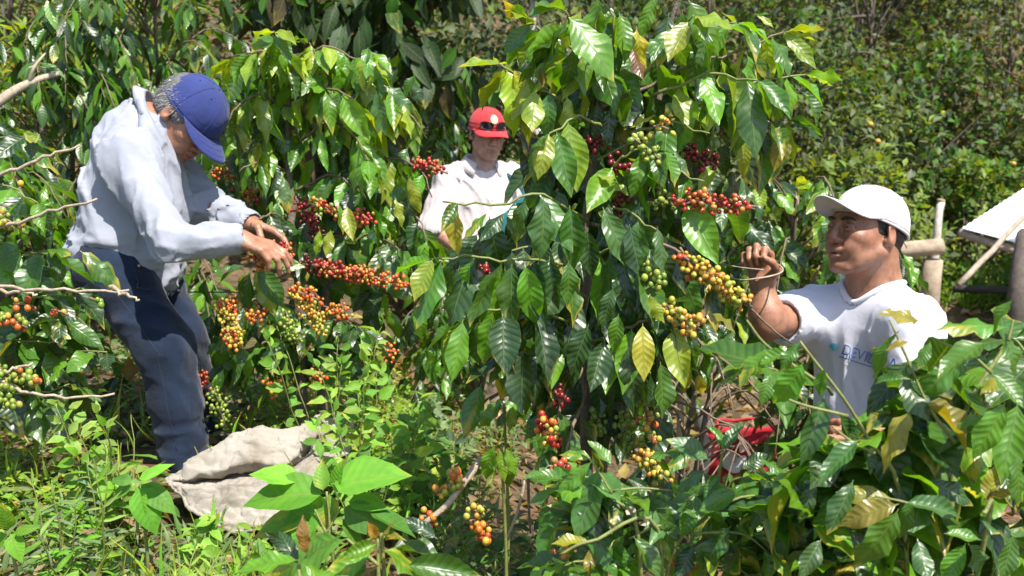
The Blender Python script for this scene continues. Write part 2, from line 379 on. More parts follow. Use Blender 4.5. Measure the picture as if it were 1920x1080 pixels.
def body_prims(J, f, girth=1.0):
    lat, up, fw = torso_frame(J); q = []; ch = J['pel']*.36+J['neck']*.64; be = J['pel']*.68+J['neck']*.32+fw*.02*girth
    Mx = np.stack([fw, nrm(np.cross(up, fw)), up])
    q += [el(ch, (.108*girth, .155, .19), Mx, .05), el(be, (.115*girth, .145*girth, .17), Mx, .05), el(J['pel'], (.11, .155, .11), Mx, .05)]
    q += [rc(J['sl'], J['neck'], .06, .055, .05), rc(J['sr'], J['neck'], .06, .055, .05), rc(J['neck']-up*.03, f.w((-.025, 0, -.05)), .062, .054, .03)]
    for s in 'lr':
        q += [rc(J['s'+s], J['e'+s], .054, .041, .04), rc(J['e'+s], J['e'+s]*.65+J['w'+s]*.35, .041, .042, .02), rc(J['e'+s]*.65+J['w'+s]*.35, J['w'+s], .042, .027, .02)]
        q += [rc(J['h'+s], J['k'+s], .085, .056, .05), rc(J['k'+s], J['k'+s]*.68+J['a'+s]*.32, .055, .056, .03), rc(J['k'+s]*.68+J['a'+s]*.32, J['a'+s], .056, .036, .03)]
    return q
def eyes(f, parent, gaze=(0, 0)):
    for s in (-1, 1):
        mb = MB(); c = f.w((.0832, s*.0325, .0)); d = nrm(f.F+f.L*gaze[0]+f.U*gaze[1]+f.L*s*0.06)
        ball(mb, c, .0122*f.s, 12, 16); o = mb.build('eye', M_EYEW, parent)
        mb = MB(); ball(mb, c+d*.0072*f.s, .0056*f.s, 8, 12); mb.build('iris', M_EYEB, o)
def brows(f, parent, mat):
    for s in (-1, 1):
        mb = MB(); q = spline([(.0985, s*.012, .0195), (.1005, s*.024, .0240), (.0955, s*.040, .0245), (.084, s*.051, .0185)], 12); mb.tube(f.w(q), np.array([.002, .0032, .0036, .0036, .0036, .0034, .0032, .003, .0028, .0024, .002, .0014])*1.05, 6); mb.build('eyebrow', mat, parent)
def ball(mb, c, r, nu=8, nv=10, col=None, squash=(1, 1, 1)):
    th = np.linspace(0, math.pi, nu+1)[1:-1]; ph = np.arange(nv)*2*math.pi/nv
    v = np.stack([np.sin(th)[:, None]*np.cos(ph), np.sin(th)[:, None]*np.sin(ph), np.repeat(np.cos(th)[:, None], nv, 1)], -1).reshape(-1, 3)
    v = np.vstack([v, [[0, 0, 1], [0, 0, -1]]])*np.array(squash)*r+np.asarray(c)
    i = np.arange(nu-2)[:, None]*nv; j = np.arange(nv)[None]; k = ((np.arange(nv)+1) % nv)[None]
    f4 = np.stack([i+j, i+nv+j, i+nv+k, i+k], -1).reshape(-1, 4); t = len(v)-2; e = (nu-2)*nv
    b = mb.n; mb.add(v, f4, col)
    f3 = np.concatenate([np.stack([np.full(nv, t), j[0], k[0]], -1), np.stack([np.full(nv, t+1), e+k[0], e+j[0]], -1)])
    mb.f3.append(f3+b)
def cap(f, parent, mat, brim_mat, brimlen=.075, z0=.028, back_open=False, rad=(.112, .092, .096), tilt=0.0, brimdrop=.0, curve=.018, under=None):
    na, ne = 60, 15; cx = (-.010, 0, z0); mb = MB()
    az = np.arange(na)*2*math.pi/na; elv = np.linspace(0, math.pi/2, ne)
    P_ = []
    for e_ in elv:
        ce, se = math.cos(e_), math.sin(e_)
        seam = 1-0.012*np.exp(-((np.mod(az+1e-6, math.pi/3)-math.pi/6)/.055)**2)*ce
        wr = 1+0.026*(noise3(np.stack([np.cos(az)*2.2+7, np.sin(az)*2.2+9, np.full(na, e_*2.5)], -1), 12)-.5)*2
        prof = ce**0.80
        x = cx[0]+rad[0]*prof*np.cos(az)*seam*wr+tilt*0; y = cx[1]+rad[1]*prof*np.sin(az)*seam*wr
        zlow = -.004-.012*(1-np.cos(az))/2                                # sits lower at the back
        z = cx[2]+zlow*(1-se)+rad[2]*se*(.97+.03*wr)
        P_.append(np.stack([x, y, np.broadcast_to(z, x.shape)], -1))
    v = np.concatenate(P_); i = np.arange(ne-2)[:, None]*na; j = np.arange(na)[None]; k = ((np.arange(na)+1) % na)[None]
    f4 = np.stack([i+j, i+k, i+na+k, i+na+j], -1).reshape(-1, 4)
    vv = v[:(ne-1)*na]; top = np.array([[cx[0], 0, cx[2]+rad[2]]])
    if back_open:
        ctr = vv[f4].mean(1); a = np.abs(np.arctan2(ctr[:, 1], -(ctr[:, 0]-cx[0]))); op = (a < .62) & (ctr[:, 2] < z0+.052*np.sqrt(np.clip(1-(a/.62)**2, 0, 1))+.004)
        f4 = f4[~op]
    mb.add(f.w(vv), f4); b = mb.n; mb.add(f.w(top), np.zeros((0, 3), int)); e = (ne-2)*na
    mb.f3.append(np.stack([np.full(na, b), e+np.arange(na), e+(np.arange(na)+1) % na], -1))
    o = mb.build('cap', mat, parent); sm = o.modifiers.new('s', 'SOLIDIFY'); sm.thickness = .0035; sm.offset = -1
    # peak
    nu, nv_ = 25, 9; mb = MB(); u = np.linspace(-1, 1, nu); vv = np.linspace(0, 1, nv_); pts = []
    for t in vv:
        a = u*1.22; bx = cx[0]+(rad[0]-.001)*np.cos(a); by = (rad[1]-.001)*np.sin(a)
        outl = brimlen*np.sqrt(np.clip(1-np.abs(u)**2.6, 0, 1))
        x = bx+outl*t; y = by*(1+.02*t); oo = outl/brimlen; z = cx[2]-.003-curve*1.7*(np.abs(u)**1.8)*t*oo-brimdrop*t*oo+.004*np.sin(t*3.1)*oo
        pts.append(np.stack([x, y, z], -1))
    g = np.concatenate(pts); i = np.arange(nv_-1)[:, None]*nu; j = np.arange(nu-1)[None]
    mb.add(f.w(g), np.stack([i+j, i+j+1, i+nu+j+1, i+nu+j], -1).reshape(-1, 4))
    br = mb.build('cap_peak', brim_mat, o); sm = br.modifiers.new('s', 'SOLIDIFY'); sm.thickness = .004; sm.offset = 0
    mb = MB(); ball(mb, f.w((cx[0], 0, cx[2]+rad[2]+-.001)), .0055, 6, 10); mb.build('cap_button', mat, o)
    for i in range(6):                                                                   # eyelets
        a = i*math.pi/3+math.pi/3*.5+.5; e_ = 1.0; mb = MB()
        p = f.w((cx[0]+rad[0]*math.cos(e_)**.80*math.cos(a), rad[1]*math.cos(e_)**.80*math.sin(a), cx[2]+rad[2]*math.sin(e_))); ball(mb, p-(p-f.w((cx[0], 0, cx[2])))*.012, .0032, 5, 8); mb.build('eyelet', mat, o)
    for i in range(6):
        ii = int(round((i*math.pi/3+math.pi/6)/(2*math.pi)*na)) % na; cap_pts = np.array([P_[r_][ii] for r_ in range(0 if not back_open or i not in (2, 3) else 7, ne-1)])
        cap_pts = cap_pts+(cap_pts-np.array(cx))*.004; mb = MB(); mb.tube(f.w(cap_pts), .0011, 5); mb.build('seam', mat, o)
    for t_ in (.35, .6, .85):
        k_ = int(t_*(nv_-1)); mb = MB(); mb.tube(f.w(pts[k_][2:-2]+np.array((0, 0, .0022))), .0007, 4); mb.build('stitch_line', mat, br)
    # sweat band edge
    mb = MB(); ring = np.stack([cx[0]+rad[0]*.985*np.cos(az), rad[1]*.985*np.sin(az), cx[2]-.004-.012*(1-np.cos(az))/2], -1)
    if back_open: ring = ring[np.abs(np.arctan2(ring[:, 1], -(ring[:, 0]-cx[0]))) > .6]; ring = ring[np.argsort(np.mod(np.arctan2(ring[:, 1], ring[:, 0])+math.pi, 2*math.pi))]
    else: ring = np.vstack([ring, ring[:1]])
    mb.tube(f.w(ring), .0035, 6); mb.build('cap_band', mat, o)
    return o
def hair_prims(f, t=.007, front=.03):
    return [f.el((-.014, 0, .03), (.100+t, .078+t*.8, .090), k=.02), f.el((-.043, 0, -.022), (.058+t, .058+t*.5, .042), k=.03)]
def sideburn(f, s): return [f.el((.020, s*.0695, .006), (.015, .004, .024), k=.008)]

# ------------------------------------------------------------------ bending man in the light blue shirt
def man_blue():
    d = 3.5
    J = dict(neck=P(275, 232, 3.52), pel=P(228, 478, 3.52), sr=P(238, 305, 3.34), sl=P(312, 292, 3.72), er=P(322, 455, 3.17), el=P(388, 388, 3.62),
             wr=P(446, 448, 3.22), wl=P(468, 420, 3.50), hr=P(205, 505, 3.42), hl=P(262, 505, 3.62), kr=P(310, 655, 3.36), kl=P(338, 632, 3.66), ar=P(345, 838, 3.40), al=P(368, 795, 3.75))
    base = P(345, 872, 3.45)
    p = thing('person', (base[0], base[1], base[2]), 'man in navy cap and light blue shirt bending over the coffee cherries', 'person', 'coffee pickers')
    f = Frame(P(350, 219, 3.50), img(.60, -.76, .16), img(.74, .60, .20), 1.06)
    skin = body_prims(J, f, .98)+head_prims(f, 1.1, 1.08)
    for a in 'lr':                                                  # feet
        t = J['a'+a]+V(.08, -.03, -.05); skin += [rc(J['a'+a]-V(0, 0, .03), t, .036, .028, .02)]
    h1, _ = hand_prims(J['wr'], img(.93, -.30, .05), img(-.15, -.85, -.4), 1, curls=[(16, 26, 18), (22, 30, 20), (28, 34, 22), (34, 38, 24)], tcurl=55, spread=.04)
    h2, _ = hand_prims(J['wl'], img(.88, -.42, .1), img(-.25, -.85, .4), -1, curls=[(14, 24, 18), (18, 28, 20), (24, 32, 22), (30, 36, 24)], tcurl=60, spread=.04)
    colf = lambda v: skin_colour(v, f, (.34, .165, .10), stubble=.3)
    b = sd_part('body', skin+h1+h2, .005, M_SKIN, p, colf=colf); eyes(f, p)
    # hair: back and sides, grey
    hp = hair_prims(f, .009)+sideburn(f, 1)+sideburn(f, -1)
    def dsp(v):
        q = f.loc(v); return -.004*(noise3(np.stack([q[:, 0]*60, q[:, 1]*60, q[:, 2]*180], -1), 4)-.5)
    face = (f.w((.035, 0, 0)), f.F*.9-f.U*.25)
    o = sd_part('hair', hp, .0045, M_HAIRG, p, dsp, [(f.w((.045, 0, .0)), nrm(f.F)), (f.w((0, 0, -.055)), nrm(-f.U+f.F*.35))])
    mb = MB(); rr = np.random.RandomState(5)
    for i in range(2600):                                                # cropped strands
        th = rr.uniform(0, 2*math.pi); z = rr.uniform(-.6, .75); q0 = np.array((-.012+.109*math.sqrt(1-z*z*.8)*math.cos(th), .085*math.sqrt(1-z*z*.8)*math.sin(th), .026+.085*z))
        if q0[0] > .03 or (z < -.2 and abs(q0[1]) > .05 and q0[0] > -.03): continue
        a = f.w(q0); nn = nrm(f.w(q0*1.2)-a); dd = nrm(nn*.35-f.U*.9+rr.normal(size=3)*.18); e_ = a+dd*rr.uniform(.012, .022)+nn*.003; sd = np.cross(dd, nn)*.0009
        mb.add(np.array([a-sd, a+sd, e_]), np.array([[0, 1, 2]]))
    ob = mb.build('hair_strands', simple_mat('grey_strands', (.32, .31, .30), .45, .6, 300), o); ob['kind'] = 'stuff'
    navy = cloth_mat('navy_cap_cotton', (.025, .038, .15), 700, .8, .12, .3)
    f2 = Frame(f.w((.006, 0, .006)), f.F*math.cos(.10)-f.U*math.sin(.10), f.U, 1.06)
    c = cap(f2, p, navy, navy, .078, .026, True, rad=(.112, .092, .100), brimdrop=.012)
    mb = MB(); a = np.linspace(-.66, .66, 14); z = .018
    ring = np.stack([-.010-.110*np.cos(a), -.094*np.sin(a), np.full(14, .016)], -1)
    up = ring+np.array((0, 0, .016)); v = np.concatenate([f2.w(ring), f2.w(up)]); i = np.arange(13); mb.add(v, np.stack([i, i+1, i+15, i+14], -1))
    st = mb.build('cap_strap', navy, c); m_ = st.modifiers.new('s', 'SOLIDIFY'); m_.thickness = .003
    mb = MB(); q = [f2.w((-.118*1+.012, -.052, .015)), f2.w((-.100, -.062, .015)), f2.w((-.098, -.062, .034)), f2.w((-.106, -.052, .034))]
    mb.tube(np.array(q+[q[0]]), .0022, 6); mb.build('strap_buckle', simple_mat('buckle_steel', (.75, .73, .7), .25, .05, metal=1), c)
    # shirt
    lat, up, fw = torso_frame(J); Mx = np.stack([fw, nrm(np.cross(up, fw)), up])
    hem = J['pel']-up*.080
    sh = [el(J['pel']*.34+J['neck']*.66-fw*.008, (.138, .172, .205), Mx, .05), el(J['pel']*.66+J['neck']*.34+fw*.016, (.166, .178, .19), Mx, .06), el(J['pel']*1.02-J['neck']*.02+fw*.016, (.178, .188, .16), Mx, .05)]
    for s in 'lr':
        S, E, W = J['s'+s], J['e'+s], J['w'+s]; cu = W+(E-W)*.04
        sh += [rc(S, J['neck']-up*.01, .070, .058, .05), rc(S, E, .071, .054, .05), rc(E, E*.35+W*.65, .054, .045, .03), rc(E*.35+W*.65, cu, .049, .044, .02)]
        sh += [rc(E*.12+W*.88, cu, .0455, .0455, .004)]
    for s in 'lr':
        E, W = J['e'+s], J['w'+s]; sh += [cut(rc(W+(E-W)*.10, W+(W-E)*.35, .036, .036), .004), ]
    sh += [cut(rc(J['neck']+up*.03, f.w((-.02, 0, -.02)), .066, .07), .006)]
    fa = folds(3, .0175, 16, img(.42, -1, 0), .11); fb = folds(11, .012, 22, nrm(J['wr']-J['er']), .35); fc = folds(21, .015, 17, img(1, -.12, 0), .14)
    def disp(v):
        t = np.clip(((v-J['pel'])@up)/.45, 0, 1); a_ = np.clip(((v-J['er'])@nrm(J['wr']-J['er']))/.1, 0, 1)
        low = np.clip(1-t*2.4, 0, 1); wr_ = np.clip((np.minimum(np.linalg.norm(v-J['wr'], axis=1), np.linalg.norm(v-J['wl'], axis=1))-.03)/.08, .08, 1); return ((fa(v)*(1-low)+fc(v)*low)*(1-a_)+fb(v)*a_)*wr_
    blue = cloth_mat('light_blue_shirt_cotton', (.29, .305, .36), 900, .85, .05, .22)
    so = sd_part('shirt', sh, .0065, blue, p, disp, [(hem-up*.015, nrm(-up-fw*.12))])
    # collar, placket, cuffs' buttons
    I_ = spline([P(338, 268, 3.60), P(322, 215, 3.62), P(294, 172, 3.57), P(276, 166, 3.50), P(280, 196, 3.40), P(298, 238, 3.36), P(318, 276, 3.37)], 40)
    nc = I_.mean(0); ax = nrm(f.w((-.02, 0, -.03))-J['neck']); I_ = nc+(I_-nc)*.88-ax*.012; O_ = []
    for k_, q in enumerate(I_):
        o_ = q-nc; o_ = nrm(o_-ax*np.dot(o_, ax)); e_ = max(0, abs(k_/39-.5)*2-.72)/.28
        tg = nrm(I_[min(k_+1, 39)]-I_[max(k_-1, 0)])*(1 if k_ > 20 else -1); t_ = q+o_*.026-ax*.038+tg*.030*e_
        h_ = march(sh, disp, t_+o_*.12, -o_); O_.append(h_+o_*.004 if np.linalg.norm(h_-t_) < .05 else t_)
    O_ = np.array(O_); O_[1:-1] = O_[1:-1]*.4+(O_[:-2]+O_[2:])*.3; O_[1:-1] = O_[1:-1]*.4+(O_[:-2]+O_[2:])*.3
    mid_ = I_*.72+O_*.28+ax*.001; out_ = I_*.35+O_*.65; st_ = I_-ax*.03
    mb = MB(); v = np.concatenate([st_, I_, mid_, out_, O_]); k_ = np.arange(4)[:, None]*40; j_ = np.arange(39)[None]; mb.add(v, np.stack([k_+j_, k_+j_+1, k_+40+j_+1, k_+40+j_], -1).reshape(-1, 4))
    co = mb.build('collar', blue, so); sm = co.modifiers.new('s', 'SOLIDIFY'); sm.thickness = .0025
    btn = simple_mat('shirt_button', (.35, .33, .33), .3, .05)
    for t in (.14, .36, .58, .8):
        q = J['neck']*(1-t)+J['pel']*t; v = q+fw*.4+lat*.0
        mb = MB(); g = march(sh, disp, v, -fw); ball(mb, g, .006, 5, 8); o = mb.build('button', btn, so)
    # jeans
    den = cloth_mat('dark_blue_denim', (.010, .019, .042), 1100, .9, .35, .35)
    je = [el(J['pel']-up*.05+fw*.01, (.150, .172, .125), Mx, .05)]
    for s in 'lr':
        H, K, A_ = J['h'+s], J['k'+s], J['a'+s]
        je += [rc(H+fw*.01, K, .104, .080, .06), rc(K, K*.5+A_*.5, .080, .075, .04), rc(K*.5+A_*.5, A_-V(0, 0, .02), .075, .074, .03)]
    fj = folds(31, .008, 13, img(1, -.25, 0), .4); fk = folds(37, .015, 17, img(1, .15, 0), .35)
    def dj(v): z = np.clip((v[:, 2]-base[2]-.05)/.18, 0, 1); return fj(v)*z+fk(v)*(1-z)
    jo = sd_part('jeans', je, .0075, den, p, dj, [(J['pel']+up*.045, up)])
    # belt, pocket seam, rivet
    seam = simple_mat('denim_seam_thread', (.018, .024, .038), .8, .1)
    mb = MB(); pts = []
    for t in np.linspace(0, 1, 16): pts.append(march(je, dj, J['hr']*(1-t)+J['kr']*t+img(-.10, -.1, 1)*.3+V(.02, 0, 0), -img(-.10, -.1, 1)))
    for t in np.linspace(0.1, 1, 14): pts.append(march(je, dj, J['kr']*(1-t)+J['ar']*t+img(0, 0, 1)*.3, -img(0, 0, 1)))
    mb.tube(np.array(pts)+FW*.0008, .0013, 5); o = mb.build('side_seam', seam, jo)
    mb = MB(); pts = [march(je, dj, P(x, y, 3.0), FW) for x, y in ((172, 500), (182, 525), (205, 545), (238, 552))]
    mb.tube(spline(pts, 12), .0025, 5); o = mb.build('pocket_edge', seam, jo)
    mb = MB(); ball(mb, march(je, dj, P(178, 494, 3.0), FW), .006, 5, 8); o = mb.build('rivet', simple_mat('copper_rivet', (.5, .3, .2), .35, .05, metal=1), jo)
    # shoes
    shm = simple_mat('worn_leather_shoe', (.10, .09, .085), .6, .3, 40, .3)
    for a in 'lr':
        A_ = J['a'+a]; g = [el(A_+V(.06, -.02, -.055), (.13, .048, .04), np.array(rotz(-.25)), .02), el(A_+V(0, 0, -.035), (.055, .048, .05), None, .03)]
        sd_part('shoe', g, .006, shm, p)
    return p
def march(prims, disp, o, d, lim=1.2):
    o = np.array(o, float); d = nrm(d); t = 0
    for i in range(60):
        v = float(field((o+d*t)[None], prims, disp)[0]); 
        if abs(v) < .0006: break
        t += v*.6
        if t > lim: break
    return o+d*t

# ------------------------------------------------------------------ man in the red cap behind the bushes
def man_red():
    J = dict(neck=P(902, 318, 5.58), pel=P(905, 510, 5.62), sr=P(846, 338, 5.55), sl=P(958, 336, 5.68), er=P(812, 425, 5.45), el=P(985, 425, 5.55),
             wr=P(868, 474, 5.28), wl=P(935, 455, 5.25), hr=P(880, 530, 5.62), hl=P(925, 530, 5.66))
    gz = G(J['pel'][0], J['pel'][1])
    for s in 'lr':
        H = J['h'+s]; J['k'+s] = V(H[0], H[1]-.03, gz+.48); J['a'+s] = V(H[0], H[1]+.02, gz+.08)
    p = thing('person', (J['pel'][0], J['pel'][1], gz), 'man in red cap and pale pink shirt standing behind the bushes', 'person', 'coffee pickers')
    f = Frame(P(913, 250, 5.52), img(.36, -.30, .88), img(.10, .94, .30), 1.02)
    skin = body_prims(J, f)+head_prims(f, 1.1)
    h1, _ = hand_prims(J['wr'], img(.85, -.4, .3), img(.3, -.4, -.8), -1, curl=(35, 45, 30))
    h2, _ = hand_prims(J['wl'], img(-.7, -.5, .5), img(.3, -.4, -.8), 1, curl=(35, 45, 30))
    for a in 'lr': skin += [rc(J['a'+a]-V(0, 0, .03), J['a'+a]+V(.02, -.16, -.05), .036, .028, .02)]
    sd_part('body', skin+h1+h2, .006, M_SKIN, p, colf=lambda v: skin_colour(v, f, (.43, .235, .165), stubble=.2)); eyes(f, p, (0, -.35)); brows(f, p, M_HAIRG)
    sd_part('hair', hair_prims(f, .005)+sideburn(f, 1)+sideburn(f, -1), .006, M_HAIRG, p, None, [(f.w((.03, 0, 0)), f.F), (f.w((0, 0, -.045)), nrm(-f.U+f.F*.3))])
    red = cloth_mat('red_cap_cotton', (.52, .035, .040), 700, .8, .1, .25)
    c = cap(f, p, red, red, .068, .028, False, rad=(.110, .090, .098), curve=.022, brimdrop=.012)
    # emblem: pale disc with a gold ring
    def capsurf(a, e_): return np.array((-.010+.1105*math.cos(e_)**.80*math.cos(a), .0905*math.cos(e_)**.80*math.sin(a), .026+.100*math.sin(e_)))
    for nm, r_, mat, off in (('emblem', .024, simple_mat('emblem_gold', (.75, .50, .22), .6, .1), .001), ('emblem_disc', .016, simple_mat('emblem_white', (.75, .70, .68), .6, .1), .0025)):
        mb = MB(); th = np.arange(20)*2*math.pi/20; cc = np.array([capsurf(r_*math.cos(t)/.1, .62+r_*math.sin(t)/.1) for t in th]); ce = capsurf(0, .62)
        n0 = nrm(ce-np.array((-.01, 0, .02))); v = f.w(np.vstack([cc, ce])+n0*off); mb.add(v, np.stack([np.full(20, 20), np.arange(20), (np.arange(20)+1) % 20], -1)); mb.build(nm, mat, c)
    # shirt
    lat, up, fw = torso_frame(J); Mx = np.stack([fw, nrm(np.cross(up, fw)), up])
    sh = [el(J['pel']*.36+J['neck']*.64, (.135, .178, .20), Mx, .05), el(J['pel']*.7+J['neck']*.3+fw*.01, (.15, .175, .2), Mx, .05), el(J['pel']*1.1-J['neck']*.1, (.145, .175, .14), Mx, .05)]
    for s in 'lr':
        S, E, W = J['s'+s], J['e'+s], J['w'+s]
        sh += [rc(S, J['neck']-up*.01, .072, .055, .05), rc(S, E, .078, .066, .04), rc(E, E*.8+W*.2, .066, .064, .02), rc(E*.85+W*.15, E*.74+W*.26, .061, .061, .01)]
        sh += [cut(rc(E*.76+W*.24, W, .05, .05), .006)]
    sh += [cut(rc(J['neck']+up*.02+fw*.02, f.w((0, 0, -.03)), .060, .075), .01), cut(rc(J['neck']+fw*.10-up*.03, J['neck']+fw*.22-up*.02, .02, .05), .01)]
    fa = folds(43, .013, 16, img(.2, -1, .0), .4); pink = cloth_mat('pale_pink_shirt_cotton', (.55, .485, .475), 900, .85, .04, .2)
    so = sd_part('shirt', sh, .0065, pink, p, fa, [(J['pel']-up*.08, -up)])
    mb = MB(); n_ = 24; a = np.linspace(-2.5, 2.5, n_); ax = nrm(f.w((-.03, 0, -.05))-J['neck']+up*.05); fx = nrm(fw-ax*np.dot(fw, ax)); lx = np.cross(ax, fx); cn = J['neck']+up*.045+fw*.005; rows = []
    for rr_, hh in ((.070, -.02), (.076, .026), (.083, .031), (.102, .004), (.118, -.032)):
        drop = (np.abs(a)/2.5)**2*.045
        rows.append(cn+np.cos(a)[:, None]*(-fx)*rr_+np.sin(a)[:, None]*lx*rr_+ax*(hh-drop[:, None]))
    v = np.concatenate(rows); i = np.arange(4)[:, None]*n_; j = np.arange(n_-1)[None]; mb.add(v, np.stack([i+j, i+j+1, i+n_+j+1, i+n_+j], -1).reshape(-1, 4))
    co = mb.build('collar', pink, so); sm = co.modifiers.new('s', 'SOLIDIFY'); sm.thickness = .004
    btn = simple_mat('pale_button', (.5, .45, .45), .3, .05)
    for t in (.12, .3, .5):
        mb = MB(); ball(mb, march(sh, fa, J['neck']*(1-t)+J['pel']*t+fw*.4, -fw), .006, 5, 8); o = mb.build('button', btn, so)
    mb = MB()                                                            # chest pocket mark
    kh = cloth_mat('khaki_trousers', (.30, .25, .18), 900, .9, .1)
    je = [el(J['pel']-up*.03, (.13, .165, .13), Mx, .05)]
    for s in 'lr': je += [rc(J['h'+s], J['k'+s], .10, .08, .05), rc(J['k'+s], J['a'+s]-V(0, 0, .03), .08, .072, .03)]
    sd_part('trousers', je, .009, kh, p, folds(51, .008, 12, (1, 0, .1), .4), [(J['pel']+up*.03, up)])
    shm = simple_mat('dark_boot', (.05, .04, .035), .6, .3)
    for a in 'lr':
        A_ = J['a'+a]; sd_part('boot', [el(A_+V(0, -.06, -.035), (.048, .13, .04), None, .02), rc(A_-V(0, 0, .03), A_+V(0, 0, .06), .05, .052, .03)], .009, shm, p)
    # sunglasses resting on the cap
    g = thing('sunglasses', f.w((.11, 0, .05)), 'dark sunglasses resting on the front of the red cap', 'sunglasses')
    gm = simple_mat('sunglass_lens', (.010, .006, .010), .08, .05); fm = simple_mat('sunglass_frame', (.03, .012, .012), .35, .05)
    for s in (-1, 1):
        th = np.arange(18)*2*math.pi/18; mb = MB(); cy = s*.036
        def gp(y, z): 
            a = math.asin(max(-1, min(1, y/.0915))); return np.array((-.010+.114*math.cos(a)-.20*max(0, z-.046), y, z))
        ring = np.array([gp(cy+.029*math.copysign(abs(math.cos(t))**.8, math.cos(t)), .052+.0185*math.copysign(abs(math.sin(t))**.8, math.sin(t))-s*0) for t in th]); ce = ring.mean(0)+np.array((.006, 0, 0))
        v = f.w(np.vstack([ring, ce])); mb.add(v, np.stack([np.full(18, 18), np.arange(18), (np.arange(18)+1) % 18], -1)); mb.build('lens', gm, g)
        mb = MB(); mb.tube(f.w(np.vstack([ring, ring[:1]])+np.array((.001, 0, 0))), .0024, 6); mb.build('rim', fm, g)
        mb = MB(); tp = [gp(s*.062, .055), np.array((.055, s*.084, .055)), np.array((-.01, s*.094, .05)), np.array((-.06, s*.088, .045))]; mb.tube(f.w(spline(tp, 14)), .003, 6); mb.build('temple_arm', fm, g)
    mb = MB(); mb.tube(f.w(np.array([gp(-.008, .056)+np.array((.002, 0, 0)), gp(0, .059)+np.array((.004, 0, 0)), gp(.008, .056)+np.array((.002, 0, 0))])), .0022, 6); mb.build('bridge', fm, g)
    # teal picking bag in his hands
    b = thing('picking_bag', P(950, 500, 5.20), 'teal cloth picking bag held open by the man in the red cap', 'bag')
    bc = P(952, 455, 5.30); q = [el(bc, (.12, .09, .11), None, .04), rc(P(905, 480, 5.20), P(985, 398, 5.36), .055, .06, .06), rc(P(985, 395, 5.36), P(1010, 470, 5.35), .055, .06, .05)]
    teal = cloth_mat('teal_bag_cloth', (.008, .085, .095), 800, .8, .15, .3)
    v, qd = polygonize(q+[cut(el(P(950, 370, 5.40), (.10, .08, .05)), .02)], .007, folds(61, .012, 13, img(.4, 1, 0), .3)); link('cloth', mesh_from('cloth', rel(b, v), qd, teal), b)
    mb = MB(); mb.tube(spline([P(990, 382, 5.36), P(975, 350, 5.50), P(940, 320, 5.62), P(915, 318, 5.72)], 16), .012, 7); mb.build('strap', teal, b)
    return p

